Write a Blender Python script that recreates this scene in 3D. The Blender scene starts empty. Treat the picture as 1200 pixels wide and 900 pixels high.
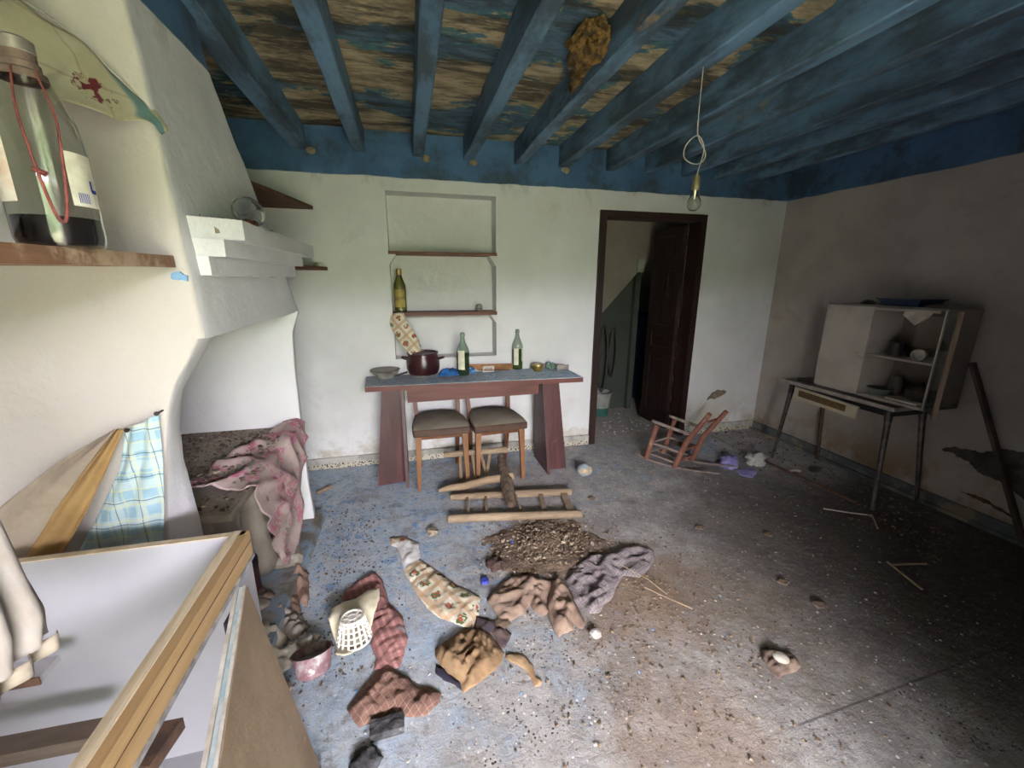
import bpy, bmesh, math, random
from mathutils import Matrix, Vector, noise, geometry
C = bpy.context.scene
COL = C.collection
PI = math.pi

# ------------------------------------------------------------------ camera
cd = bpy.data.cameras.new('camera'); cam = bpy.data.objects.new('camera', cd); COL.objects.link(cam)
cd.sensor_width = 36; cd.lens = 14.4822; cd.clip_start = 0.02
cam.matrix_world = Matrix(((0.970419,0.054510,-0.235191,0),(-0.241381,0.237793,-0.940845,0),(0.004641,0.969785,0.243917,1.48618),(0,0,0,1)))
C.camera = cam
C.view_settings.view_transform = 'Standard'; C.view_settings.look = 'None'
C.view_settings.gamma = 1; C.view_settings.use_curve_mapping = False
C.view_settings.exposure = 0.0
# ------------------------------------------------------------------ sky and daylight through the open doorway behind the camera
wd = bpy.data.worlds.new('sky'); C.world = wd; wd.use_nodes = True
bg = wd.node_tree.nodes['Background']; bg.inputs[0].default_value = (0.97, 0.94, 1.06, 1); bg.inputs[1].default_value = 143.0
DX0, DX1, DZ1, FY = -0.32, 1.04, 2.05, -1.0          # doorway in the front wall
def area(name, loc, rot, sx, sy, power, col, portal=False):
    l = bpy.data.lights.new(name, 'AREA'); l.shape = 'RECTANGLE'; l.size = sx; l.size_y = sy; l.energy = power; l.color = col
    o = bpy.data.objects.new(name, l); COL.objects.link(o); o.location = loc; o.rotation_euler = rot
    if portal: l.cycles.is_portal = True
    return o
area('daylight_portal', ((DX0+DX1)/2, FY-0.5, DZ1/2), (PI/2, 0, 0), DX1-DX0, DZ1, 1, (1, 1, 1), True)

# ------------------------------------------------------------------ helpers
def fin(name, bm, mat, parent=None, loc=(0, 0, 0), smooth=False, bevel=0):
    if bevel:
        es = [e for e in bm.edges if len(e.link_faces) == 2 and e.calc_face_angle(0) > 0.6]
        bmesh.ops.bevel(bm, geom=es, offset=bevel, segments=1, affect='EDGES')
    bmesh.ops.recalc_face_normals(bm, faces=bm.faces)
    me = bpy.data.meshes.new(name)
    off = Vector(loc) if parent is None else Vector(parent.get('org', (0, 0, 0)))
    if off.length > 0: bmesh.ops.translate(bm, verts=bm.verts, vec=-off)
    bm.to_mesh(me); bm.free()
    if isinstance(mat, (list, tuple)):
        for m in mat: me.materials.append(m)
    else: me.materials.append(mat)
    if smooth:
        for p in me.polygons: p.use_smooth = True
        if smooth != True:
            me.set_sharp_from_angle(angle=smooth)
    o = bpy.data.objects.new(name, me); COL.objects.link(o)
    if parent is None: o.location = loc; o['org'] = tuple(loc)
    else:
        o.parent = parent; o['org'] = tuple(off)
    return o
def tag(o, label, cat, group=None, kind=None):
    o['label'] = label; o['category'] = cat
    if group: o['group'] = group
    if kind: o['kind'] = kind
    return o
def thing(name, loc, label, cat, group=None):
    o = bpy.data.objects.new(name, None); COL.objects.link(o); o.location = loc; o['org'] = tuple(loc)
    o.empty_display_size = .05
    return tag(o, label, cat, group)
def struct(o): o['kind'] = 'structure'; return o
def NB(): return bmesh.new()
def box(bm, x0, y0, z0, x1, y1, z1):
    vs = [bm.verts.new(p) for p in ((x0,y0,z0),(x1,y0,z0),(x1,y1,z0),(x0,y1,z0),(x0,y0,z1),(x1,y0,z1),(x1,y1,z1),(x0,y1,z1))]
    for f in ((0,3,2,1),(4,5,6,7),(0,1,5,4),(1,2,6,5),(2,3,7,6),(3,0,4,7)): bm.faces.new([vs[i] for i in f])
    return vs
def hexa(bm, a, b):                      # loft between two quads (lists of 4 points)
    va = [bm.verts.new(p) for p in a]; vb = [bm.verts.new(p) for p in b]
    bm.faces.new(va[::-1]); bm.faces.new(vb)
    for i in range(4): bm.faces.new((va[i], va[(i+1)%4], vb[(i+1)%4], vb[i]))
def bar(bm, p, q, w, h, w2=None, h2=None, up=(0, 0, 1)):
    p = Vector(p); q = Vector(q); d = (q-p).normalized(); up = Vector(up)
    if abs(d.dot(up)) > .95: up = Vector((0, 1, 0))
    s = d.cross(up).normalized(); u = s.cross(d)
    w2 = w if w2 is None else w2; h2 = h if h2 is None else h2
    def ring(c, w, h): return [c+s*w/2+u*h/2, c-s*w/2+u*h/2, c-s*w/2-u*h/2, c+s*w/2-u*h/2]
    hexa(bm, ring(p, w, h), ring(q, w2, h2))
def loft(bm, A, Bp):                     # closed solid between two equal-length outlines
    va = [bm.verts.new(p) for p in A]; vb = [bm.verts.new(p) for p in Bp]; n = len(va)
    fa = bm.faces.new(va[::-1]); fb = bm.faces.new(vb)
    for i in range(n): bm.faces.new((va[i], va[(i+1)%n], vb[(i+1)%n], vb[i]))
    bmesh.ops.triangulate(bm, faces=[fa, fb])
def tube(bm, pts, r, seg=10, cap=True):
    pts = [Vector(p) for p in pts]; n = len(pts); rs = r if isinstance(r, (list, tuple)) else [r]*n
    rings = []; ref = None
    for i, p in enumerate(pts):
        d = (pts[min(i+1, n-1)]-pts[max(i-1, 0)]).normalized()
        if ref is None:
            ref = Vector((0, 0, 1)) if abs(d.z) < .9 else Vector((1, 0, 0))
        s = d.cross(ref)
        if s.length < 1e-4: s = d.cross(Vector((.3, .9, .1)))
        s.normalize(); u = s.cross(d); ref = u
        rings.append([bm.verts.new(p+(s*math.cos(2*PI*k/seg)+u*math.sin(2*PI*k/seg))*rs[i]) for k in range(seg)])
    for a, b in zip(rings, rings[1:]):
        for k in range(seg): bm.faces.new((a[k], a[(k+1)%seg], b[(k+1)%seg], b[k]))
    if cap: bm.faces.new(rings[0][::-1]); bm.faces.new(rings[-1])
def lathe(bm, c, prof, seg=24, M=None):  # profile of (r, z); closed where r = 0
    rings = []
    for r, z in prof:
        if r < 1e-5: rings.append([bm.verts.new((0, 0, z))])
        else: rings.append([bm.verts.new((r*math.cos(2*PI*k/seg), r*math.sin(2*PI*k/seg), z)) for k in range(seg)])
    for a, b in zip(rings, rings[1:]):
        for k in range(seg):
            k2 = (k+1)%seg
            if len(a) == 1 and len(b) == 1: continue
            if len(a) == 1: bm.faces.new((a[0], b[k2], b[k]))
            elif len(b) == 1: bm.faces.new((a[k], a[k2], b[0]))
            else: bm.faces.new((a[k], a[k2], b[k2], b[k]))
    vs = [v for r in rings for v in r]
    if M is not None: bmesh.ops.transform(bm, matrix=M, verts=vs)
    bmesh.ops.translate(bm, verts=vs, vec=Vector(c))
def fb(p, s=1.0):                        # fractal noise about -1..1
    return noise.fractal(Vector(p)*s, 1.0, 2.0, 4)
def roughen(bm, amp, s, cuts=0, seed=0):
    if cuts: bmesh.ops.subdivide_edges(bm, edges=bm.edges[:], cuts=cuts, use_grid_fill=True)
    bm.normal_update()
    for v in bm.verts: v.co += v.normal*fb(v.co+Vector((seed, 0, 0)), s)*amp
def grid_refine(bm, maxlen, it=5):
    for _ in range(it):
        es = [e for e in bm.edges if e.calc_length() > maxlen]
        if not es: break
        bmesh.ops.subdivide_edges(bm, edges=es, cuts=1, use_grid_fill=True)
        bmesh.ops.triangulate(bm, faces=[f for f in bm.faces if len(f.verts) > 4])
def blob(bm, c, r, amp, s=6, sub=3, seed=0, sc=(1, 1, 1)):
    ret = bmesh.ops.create_icosphere(bm, subdivisions=sub, radius=1)
    for v in ret['verts']:
        d = v.co.copy(); k = 1+amp*fb(d+Vector((seed, seed*.7, 0)), s/4)
        v.co = Vector(c)+Vector((d.x*sc[0], d.y*sc[1], d.z*sc[2]))*r*k

# ------------------------------------------------------------------ materials
def hexc(h):
    f = lambda c: c/12.92 if c <= .04045 else ((c+.055)/1.055)**2.4
    return tuple(f(int(h[i:i+2], 16)/255) for i in (0, 2, 4))+(1,)
class G:
    def __init__(s, name):
        s.m = bpy.data.materials.new(name); s.m.use_nodes = True; s.t = s.m.node_tree; s.n = s.t.nodes
        s.b = s.n['Principled BSDF']; s.tc = s.n.new('ShaderNodeTexCoord').outputs['Object']; s.lk = s.t.links.new
    def set(s, sock, v):
        if hasattr(v, 'links') or isinstance(v, bpy.types.NodeSocket): s.lk(v, sock)
        else: sock.default_value = v
    def noise(s, sc, det=5, rough=.55, stretch=None, dist=0, off=0):
        n = s.n.new('ShaderNodeTexNoise'); n.inputs['Scale'].default_value = sc; n.inputs['Detail'].default_value = det
        n.inputs['Roughness'].default_value = rough; n.inputs['Distortion'].default_value = dist
        mp = s.n.new('ShaderNodeMapping'); s.lk(s.tc, mp.inputs[0]); mp.inputs['Location'].default_value = (off, off*.37, off*.61)
        if stretch: mp.inputs['Scale'].default_value = stretch
        s.lk(mp.outputs[0], n.inputs['Vector']); return n.outputs['Fac']
    def vor(s, sc, feat='F1', out='Distance', stretch=None, rnd=1):
        n = s.n.new('ShaderNodeTexVoronoi'); n.feature = feat; n.inputs['Scale'].default_value = sc; n.inputs['Randomness'].default_value = rnd
        mp = s.n.new('ShaderNodeMapping'); s.lk(s.tc, mp.inputs[0])
        if stretch: mp.inputs['Scale'].default_value = stretch
        s.lk(mp.outputs[0], n.inputs['Vector']); return n.outputs[out]
    def step(s, v, a, b):                # smooth ramp of v from a to b -> 0..1
        n = s.n.new('ShaderNodeMapRange'); n.interpolation_type = 'SMOOTHSTEP'; s.set(n.inputs[0], v)
        n.inputs[1].default_value = a; n.inputs[2].default_value = b
        if a > b:
            n.inputs[1].default_value = b; n.inputs[2].default_value = a; n.inputs[3].default_value = 1; n.inputs[4].default_value = 0
        return n.outputs[0]
    def math(s, op, a, b=0, c=0):
        n = s.n.new('ShaderNodeMath'); n.operation = op; s.set(n.inputs[0], a); s.set(n.inputs[1], b); s.set(n.inputs[2], c); return n.outputs[0]
    def mix(s, f, a, b, mode='MIX'):
        n = s.n.new('ShaderNodeMix'); n.data_type = 'RGBA'; n.blend_type = mode; s.set(n.inputs[0], f); s.set(n.inputs[6], a); s.set(n.inputs[7], b); return n.outputs[2]
    def xyz(s):
        n = s.n.new('ShaderNodeSeparateXYZ'); s.lk(s.tc, n.inputs[0]); return n.outputs
    def dist(s, p):                      # distance of the point from p
        n = s.n.new('ShaderNodeVectorMath'); n.operation = 'DISTANCE'; s.lk(s.tc, n.inputs[0]); n.inputs[1].default_value = p; return n.outputs['Value']
    def bump(s, h, st, d=.01, prev=None):
        n = s.n.new('ShaderNodeBump'); n.inputs['Strength'].default_value = st; n.inputs['Distance'].default_value = d; s.lk(h, n.inputs['Height'])
        if prev: s.lk(prev, n.inputs['Normal'])
        return n.outputs[0]
    def done(s, col, rough=.8, normal=None, metal=0, trans=0, ior=1.45, alpha=None):
        s.set(s.b.inputs['Base Color'], col); s.set(s.b.inputs['Roughness'], rough); s.set(s.b.inputs['Metallic'], metal)
        s.b.inputs['Transmission Weight'].default_value = trans; s.b.inputs['IOR'].default_value = ior
        if normal: s.lk(normal, s.b.inputs['Normal'])
        return s.m
def simple(name, c1, c2=None, sc=12, rough=.7, bump=.15, bsc=40, metal=0, stretch=None, dirt=None, dsc=6, dlev=.55):
    g = G(name); c2 = c2 or c1
    col = g.mix(g.step(g.noise(sc, 5, stretch=stretch), .38, .64), hexc(c1), hexc(c2))
    if dirt: col = g.mix(g.step(g.noise(dsc, 6, .65, off=3), dlev, dlev+.12), col, hexc(dirt))
    return g.done(col, rough, g.bump(g.noise(bsc, 5, .6, stretch=stretch), bump, .01), metal)
def wood(name, c1, c2, axis='x', sc=9, rough=.6, bump=.25, dirt=None, dlev=.58):
    st = {'x': (.12, 1, 1), 'y': (1, .12, 1), 'z': (1, 1, .12)}[axis]
    g = G(name)
    col = g.mix(g.step(g.noise(sc, 6, .6, stretch=st, dist=1.2), .35, .66), hexc(c1), hexc(c2))
    fine = g.noise(sc*9, 4, .6, stretch=st)
    col = g.mix(g.math('MULTIPLY', g.step(fine, .35, .7), .3), col, hexc(c2))
    if dirt: col = g.mix(g.step(g.noise(5, 7, .7, off=9), dlev, dlev+.15), col, hexc(dirt))
    return g.done(col, rough, g.bump(fine, bump, .005))
def glass(name, col, rough=.03):
    g = G(name); return g.done(hexc(col), rough, None, 0, 1.0, 1.45)

def plaster(name, c1='dddbdc', c2='d0cecd', stain='b3aa9c', band=True, low=None, slev=.6):
    g = G(name); X = g.xyz()
    col = g.mix(g.step(g.noise(1.3, 6, .6), .35, .65), hexc(c1), hexc(c2))
    col = g.mix(g.math('MULTIPLY', g.step(g.noise(2.1, 8, .7, off=4, dist=.6), slev, slev+.16), .55), col, hexc(stain))
    pits = g.math('MULTIPLY', g.step(g.vor(3.1), .022, .012), g.step(g.noise(1.7, 2, off=8), .5, .56))
    col = g.mix(pits, col, hexc('5c5348'))
    if low:
        m = g.math('MULTIPLY', g.step(X[2], .5, .05), g.step(g.noise(3, 6, .7, off=2), .42, .6)); col = g.mix(m, col, hexc(low))
    rough = .85
    if band:
        zz = g.math('ADD', X[2], g.math('MULTIPLY', g.math('SUBTRACT', g.noise(4, 4), .5), .03))
        bm_ = g.step(zz, 2.196, 2.204)
        blue = g.mix(g.step(g.noise(2.2, 7, .65, off=6), .4, .62), hexc('3f5f80'), hexc('34506f'))
        blue = g.mix(g.step(g.noise(2.3, 8, .7, off=12), .46, .62), blue, hexc('2c3a46'))
        dirt = g.math('MULTIPLY', g.step(X[2], 2.08, 2.2), g.step(g.noise(5, 7, .7, off=2), .5, .66))
        col = g.mix(g.math('MULTIPLY', dirt, .45), col, hexc('8f8b80'))
        col = g.mix(bm_, col, blue)
    n = g.bump(g.noise(6, 5, .55), .3, .03); n = g.bump(g.noise(38, 6, .7), .35, .006, n)
    return g.done(col, rough, n)
M_wall = plaster('plaster_white', low='b9ae9e')
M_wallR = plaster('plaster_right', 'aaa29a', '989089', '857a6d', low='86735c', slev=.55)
M_chim = plaster('plaster_chimney', 'e0dee0', 'd6d4d4', 'c4bcb2', slev=.66)
def near_face_tone():                   # the side toward the door gets an even, darker tan tone
    t = M_chim.node_tree; b = t.nodes['Principled BSDF']; src = b.inputs['Base Color'].links[0].from_socket
    tc = t.nodes.new('ShaderNodeTexCoord'); sp = t.nodes.new('ShaderNodeSeparateXYZ'); t.links.new(tc.outputs['Object'], sp.inputs[0])
    mr = t.nodes.new('ShaderNodeMapRange'); t.links.new(sp.outputs[1], mr.inputs[0]); mr.inputs[1].default_value = 1.425-2.0; mr.inputs[2].default_value = 1.432-2.0; mr.inputs[3].default_value = .8; mr.inputs[4].default_value = 0
    mx = t.nodes.new('ShaderNodeMix'); mx.data_type = 'RGBA'; t.links.new(mr.outputs[0], mx.inputs[0]); t.links.new(src, mx.inputs[6]); mx.inputs[7].default_value = hexc('bdb4aa'); t.links.new(mx.outputs[2], b.inputs['Base Color'])
near_face_tone()
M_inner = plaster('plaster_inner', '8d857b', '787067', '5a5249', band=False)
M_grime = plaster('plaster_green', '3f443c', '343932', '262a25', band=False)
M_cement = simple('bare_cement', '4b4844', '35322f', 14, .95, .9, 30)
M_mortar = simple('mortar', '8b7d68', '6d6252', 14, .95, .9, 30)

def floor_mat():
    g = G('floor_terrazzo'); X = g.xyz()
    fine = g.noise(26, 8, .75); mid = g.noise(7, 8, .7, off=5); big = g.noise(1.6, 6, .6, off=11)
    col = g.mix(g.step(mid, .36, .64), hexc('b0adaa'), hexc('8c8885'))
    # black chips of the terrazzo, in clusters
    chip = g.math('MULTIPLY', g.step(g.vor(75), .34, .26), g.step(g.vor(75, out='Color'), .45, .55))
    chip = g.math('MULTIPLY', chip, g.step(g.noise(3.4, 4, .6, off=20), .5, .6))
    chip = g.math('MULTIPLY', chip, g.step(X[1], 1.9, 1.4))
    col = g.mix(chip, col, hexc('2e2b2a'))
    col = g.mix(g.math('MULTIPLY', g.step(g.vor(48, out='Color'), .75, .78), g.step(g.vor(48), .3, .2)), col, hexc('dcd8d2'))
    # remains of blue paint: thick on the left and along the back, thin elsewhere
    grad = g.math('ADD', g.math('MULTIPLY', g.step(X[0], 1.3, -.6), .24), g.math('MULTIPLY', g.step(X[1], .9, 3.3), .13))
    bl = g.math('ADD', g.math('ADD', g.math('MULTIPLY', mid, .55), g.math('MULTIPLY', big, .45)), grad)
    blue = g.mix(g.step(g.noise(9, 6, .7, off=30), .38, .64), hexc('b9c3cc'), hexc('a2b5c8'))
    blue = g.mix(g.math('MULTIPLY', g.step(g.noise(11, 8, .78, off=33), .53, .60), g.step(X[1], 1.2, 2.0)), blue, hexc('6496c8'))
    m1 = g.math('MULTIPLY', g.step(bl, .60, .76), g.step(fine, .25, .55))
    col = g.mix(g.math('MULTIPLY', m1, .9), col, blue)
    # grey dust and brown soil
    col = g.mix(g.math('MULTIPLY', g.step(g.noise(4.2, 9, .78, off=40), .5, .66), .6), col, hexc('7d766f'))
    def soil(c, r0, r1, colr, k, off):
        d = g.math('ADD', g.dist(c), g.math('MULTIPLY', g.math('SUBTRACT', g.noise(5, 9, .75, off=off), .5), 1.1))
        return g.math('MULTIPLY', g.step(d, r1, r0), k), hexc(colr)
    for args in (((1.0, 1.55, 0), .12, .55, '8a6f55', .8, 50), ((.72, 1.95, 0), .12, .42, '7c6650', .9, 51), ((.85, .85, 0), .05, .5, '8a725c', .6, 52),
                 ((1.45, 1.35, 0), .1, .6, '82705f', .6, 53), ((2.6, 1.5, 0), .4, 1.25, '423b36', .85, 54), ((3.0, .9, 0), .5, 1.6, '3d3733', .85, 55),  # the two big right-front patches mix dark dirt with painted shade
                 ((1.9, 1.9, 0), .1, .55, '6e655c', .55, 56), ((2.3, 2.3, 0), .1, .6, '5d5751', .5, 57), ((.5, 2.95, 0), .15, .5, '8f8377', .65, 58)):
        m, c = soil(*args); col = g.mix(m, col, c)
    # dark specks of litter everywhere
    col = g.mix(g.math('MULTIPLY', g.step(g.noise(60, 6, .7, off=70), .62, .68), .55), col, hexc('4b423b'))
    pat = g.noise(17, 9, .82, off=80)
    col = g.mix(g.math('MULTIPLY', g.step(pat, .5, .3), .5), col, hexc('6f675f'))
    col = g.mix(g.math('MULTIPLY', g.step(pat, .56, .7), .4), col, hexc('c4c0bb'))
    blot = g.noise(8, 9, .8, off=90)
    col = g.mix(g.math('MULTIPLY', g.step(blot, .55, .66), .6), col, hexc('665c52'))
    col = g.mix(g.math('MULTIPLY', g.step(X[1], 3.3, 3.5), .6), col, hexc('b3a89b'))  # back room floor lightened in the colour to stand in for light
    # joint across the slab
    j = g.math('ABSOLUTE', g.math('SUBTRACT', g.math('SUBTRACT', X[1], .77), g.math('MULTIPLY', X[0], .041)))
    j = g.math('MULTIPLY', g.step(g.math('ADD', j, g.math('MULTIPLY', g.noise(30), .004)), .008, .004), g.step(X[0], 1.0, 1.3))
    col = g.mix(g.math('MULTIPLY', j, .6), col, hexc('3a3532'))
    n = g.bump(fine, .6, .012); n = g.bump(mid, .35, .03, n); n = g.bump(pat, .4, .01, n)
    return g.done(col, .82, n)
M_floor = floor_mat()
def ceil_mat():
    g = G('ceiling_peeling')
    big = g.noise(1.7, 7, .6, stretch=(.9, 1.5, 1), dist=.5); det = g.noise(5, 8, .7, stretch=(.8, 2.2, 1), off=7, dist=.8)
    blue = g.mix(g.step(det, .4, .6), hexc('4a6478'), hexc('33475a'))
    tan = g.mix(g.step(g.noise(6, 7, .7, off=3, stretch=(.7, 2, 1)), .35, .65), hexc('a8977b'), hexc('6d5f4c'))
    X = g.xyz()
    v = g.math('ADD', g.math('MULTIPLY', big, .8), g.math('MULTIPLY', det, .2))
    v = g.math('SUBTRACT', v, g.math('MULTIPLY', g.step(X[0], 1.2, 2.4), .06))
    col = g.mix(g.step(v, .475, .482), blue, hexc('3d6a70')); col = g.mix(g.step(v, .49, .5), col, tan)
    dk = g.math('MULTIPLY', g.step(g.noise(2.8, 8, .72, off=15, stretch=(.6, 2.6, 1)), .47, .6), .85)
    col = g.mix(dk, col, hexc('26251f'))
    n = g.bump(g.step(v, .47, .5), .5, .015); n = g.bump(det, .4, .03, n)
    return g.done(col, .9, n)
M_ceil = ceil_mat()
def beam_mat():
    g = G('beam_blue')
    st = (1, .15, 1)
    col = g.mix(g.step(g.noise(6, 7, .65, stretch=st), .36, .64), hexc('5d7c97'), hexc('4a6780'))
    col = g.mix(g.math('MULTIPLY', g.step(g.noise(4, 8, .7, stretch=(1, .35, 1), off=5), .42, .6), .8), col, hexc('2c3236'))
    col = g.mix(g.math('MULTIPLY', g.step(g.noise(2.2, 7, .7, stretch=(1, .4, 1), off=9), .63, .7), .8), col, hexc('8d7556'))
    return g.done(col, .75, g.bump(g.noise(22, 6, .65, stretch=st), .4, .01))
M_beam = beam_mat()
M_shelfwood = wood('shelf_brown', '6b4030', '4a2a20', 'x', 10, .6, dirt='8c7566', dlev=.62)
M_plank = wood('plank_dusty', '9a7256', '6f4f3a', 'y', 10, .8, .5, dirt='b59c82', dlev=.5)
M_corner = wood('corner_shelf_wood', '6a4026', '46291a', 'x', 12, .7)
M_tableside = wood('table_red_wood', '6c4039', '57302b', 'x', 14, .5, dirt='a58a7e', dlev=.68)
M_tableleg = wood('table_leg_wood', '593334', '442728', 'z', 14, .45, dirt='8c6c62', dlev=.66)
def tabletop_mat():
    g = G('table_top_dusty')
    X = g.xyz(); n1 = g.noise(6, 8, .7)
    col = g.mix(g.step(n1, .36, .6), hexc('b4c6d6'), hexc('aaaeb2'))
    col = g.mix(g.math('MULTIPLY', g.step(g.noise(11, 8, .75, off=4), .54, .62), .8), col, hexc('5b86b3'))
    col = g.mix(g.step(g.noise(40, 5, .7, off=8), .6, .66), col, hexc('6b5f55'))
    col = g.mix(g.math('MULTIPLY', g.step(X[0], .15, -.3), .5), col, hexc('7c7876'))
    return g.done(col, .85, g.bump(n1, .3, .01))
M_tabletop = tabletop_mat()
M_chairwood = wood('chair_wood', '8f6442', '6f482e', 'z', 12, .5, dirt='6b5136', dlev=.62)
M_chairwood2 = wood('chair_wood_dark', '6d4026', '523019', 'z', 12, .5)
M_vinyl = simple('seat_vinyl', '7d7262', '8d8375', 7, .7, .3, 40, dirt='8f8a84', dsc=14, dlev=.6)
M_vinylside = simple('seat_vinyl_side', '50382c', '412c22', 9, .5, .2, 40, dirt='6f5c4e', dlev=.6)
M_door = wood('door_dark_wood', '2a1a15', '1d110d', 'z', 10, .55)
M_frame = wood('frame_dark_wood', '2e1812', '20100c', 'z', 10, .55)
M_rock = wood('rocker_red_wood', '8a5a4a', '6d4437', 'z', 14, .7, dirt='b09584', dlev=.55)
M_rockgrey = wood('rocker_grey_wood', '8f8078', '6d5f58', 'x', 14, .8)
M_oldwood = wood('old_pale_wood', 'a18c74', '7c6954', 'x', 12, .85, .6, dirt='6a5c50', dlev=.55)
M_log = wood('pale_log', 'a88f72', '86705a', 'x', 10, .8, .5, dirt='8d7a66', dlev=.58)
M_oldwoodz = wood('old_pale_wood_upright', '94795c', '75604a', 'z', 12, .85, .6)
M_bark = simple('bark', '6b594a', '473a30', 30, .95, 1.0, 60)
M_metalleg = simple('leg_metal', '5d5752', '3f3a37', 20, .35, .1, 60, metal=.7)
M_black = simple('black_plastic', '17161a', '26242a', 10, .5, .1)
M_hutchwhite = simple('hutch_white_paint', 'b5ada4', 'a39a90', 3, .55, .15, 20, dirt='7e6a55', dsc=9, dlev=.64)
M_hutchside = simple('hutch_side', '776f68', '665f59', 4, .6, .15, 20)
M_hutchback = simple('hutch_back_inside', '6f665d', '5c544c', 4, .7, .15, 20)
M_desk = simple('desk_top', '746c63', '5b534c', 5, .7, .2, 20, dirt='a39b91', dsc=15, dlev=.6)
M_deskedge = simple('desk_edge', 'a8a198', '8f877d', 20, .6, .2, 20)
M_kraft = wood('strip_wood', '8a7864', '6f5d4a', 'z', 12, .6)
M_tinwhite = simple('cream_vent_panel', 'b9b09a', 'aba189', 6, .5, .1)
M_ventbrown = simple('vent_mesh_brown', '6b5232', '503b22', 60, .7, .8, 120)
M_lam = simple('cabinet_white_laminate', 'a2a1a6', '9b9a9f', 2, .35, .05, 10, dirt='a69c92', dsc=30, dlev=.72)
M_rail = wood('rail_ochre_wood', 'a98c66', '93754f', 'y', 10, .5, .25, dirt='a98d68', dlev=.66)
M_railpale = wood('rail_pale_edge', 'cfc2a8', 'b09f84', 'y', 14, .7, .4)
M_alu = simple('aluminium_strip', '9c9c9f', 'c6c6c9', 30, .3, .1, 60, metal=.6)
M_hardboard = simple('brown_hardboard', 'a38d74', '8f7a63', 5, .75, .2, 60, dirt='c0ae96', dsc=18, dlev=.66)
M_edgewhite = simple('door_edge_white', 'd9d5cc', 'b9b2a6', 20, .6, .2, 30)
M_edgeblue = simple('door_edge_blue', '9fb9c4', 'c6cfcf', 20, .6, .2, 30)
M_pot = simple('enamel_maroon', '3d1c20', '2c1418', 8, .28, .1, 20, dirt='5d4a48', dlev=.66)
M_plate = simple('plate_dusty', 'c4c0b8', '9c978f', 8, .5, .1, dirt='837c74', dsc=9, dlev=.55)
M_greenglass = simple('glass_green_dusty', '5d7062', '47584b', 20, .22, .05)
M_labelp = simple('label_paper', 'd8d3c0', 'c5bea8', 20, .8, .1, dirt='6d6a55', dsc=18, dlev=.63)
M_labely = simple('label_yellow', 'a8934e', '8d7a3c', 20, .7, .1, dirt='5f5428', dsc=20, dlev=.6)
M_gold = simple('gold_lacquer', '7d6a3a', '9c8750', 15, .35, .1, 20, metal=.5)
M_dust = simple('dust_grey', 'a39c92', '8c857b', 20, .95, .3)
M_bluebag = simple('blue_plastic', '2c68ac', '457fbe', 20, .4, .8, 30)
M_blueplain = simple('blue_plastic_bit', '1f55c8', '2b62d4', 20, .4, .1)
M_greenrag = simple('green_foil', '4c6a57', '8aa294', 30, .6, .6, 30)
M_paper = simple('paper_dusty', 'cfc8bb', 'b2a999', 12, .9, .4, 20, dirt='9a8c7b', dlev=.6)
M_card = simple('cardboard', '9a6f4b', '7d5838', 12, .85, .2, 30, dirt='b99b7d', dlev=.62)
M_ink = simple('ink_dark', '3d331c', '3d331c')
M_navy = simple('ink_navy', '26307a', '2b3789')
M_cork = simple('cord_red', '8a4a44', '6d3834', 40, .9, .6, 90)
M_tape = simple('bottle_neck_tape', '6d5b52', '54453e', 30, .7, .4)
M_pet = glass('pet_clear', 'f2f2f0', .05)
M_jar = glass('jar_clear', 'f8fafa', .01)
M_pane = glass('hutch_pane', 'b9c8c4', .08)
M_liquid = simple('black_dregs', '1e1c1e', '2b282b', 8, .15, .05)
M_capm = simple('cap_metal', 'a39a90', '8b8178', 20, .4, .1, metal=.6)
M_nest = simple('nest_straw', '6f5426', '382810', 30, .95, 1.0, 55)
M_bulb = glass('bulb_glass', 'f0efe8', .02)
M_socket = simple('socket_brass', '8a8068', '6b624e', 20, .5, .2, metal=.3)
M_wire = simple('wire_white', 'b5b0a6', '98938a', 20, .6)
M_fil = simple('filament', 'd9d4c8', 'c9c4b8', 20, .3, metal=.8)
M_iron = simple('iron_grey', '4d4640', '39332e', 20, .6, .3, metal=.5)
M_rust = simple('rusty_iron', '5c4334', '3e2e25', 20, .8, .5)
M_soil = simple('soil', '7a6857', '5c4d40', 20, .95, .8, 60)
M_rubble = simple('rubble', '9b8c7b', '7c6d5d', 25, .95, .5, 60)
M_chips = simple('plaster_chips', 'b5b0a8', '8d8780', 25, .9, .3)
M_chipsb = simple('paint_flakes_blue', '5f8fc4', '84a7c8', 25, .9, .3)
M_chipsd = simple('litter_dark', '4f443a', '6b5b4b', 25, .95, .3)
M_concrete = simple('hearth_block_grey', '8c8379', '756c62', 3, .8, .3, 30, dirt='a39a8e', dlev=.6)
M_tub = simple('grey_tub', '8f867c', '7d746a', 4, .5, .1, 20)
M_darkred = simple('dark_red_can', '4d2422', '35181a', 8, .5, .1)
M_shoe = simple('shoe_brown_leather', '5a4640', '6d5a52', 8, .6, .3, dirt='87786c', dlev=.6)
M_pinkpot = simple('pink_enamel', '7d5a60', 'a39696', 22, .5, .3, 40, dirt='c8c0bc', dsc=14, dlev=.55)
M_plasticcream = simple('cream_plastic', 'd6cdb4', 'c6bb9e', 14, .45, .1, dirt='a5936f', dlev=.63)
M_whiteplastic = simple('white_plastic', 'e6e2d8', 'd4cfc2', 14, .45, .1)
M_char = simple('charred_block', '2c2b2c', '4b4a4b', 20, .9, .8, 40, dirt='8e8f94', dsc=12, dlev=.62)
M_stone = simple('glass_lump', '9aa7ae', '80909a', 16, .4, .4, 30, dirt='a58e6c', dlev=.58)
M_purple = simple('purple_plastic_bag', '7f78b0', '9a94c4', 14, .5, .6, 30)
M_baggrey = simple('grey_plastic_bag', 'a5a39c', 'c2c0ba', 14, .5, .8, 30)
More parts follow.
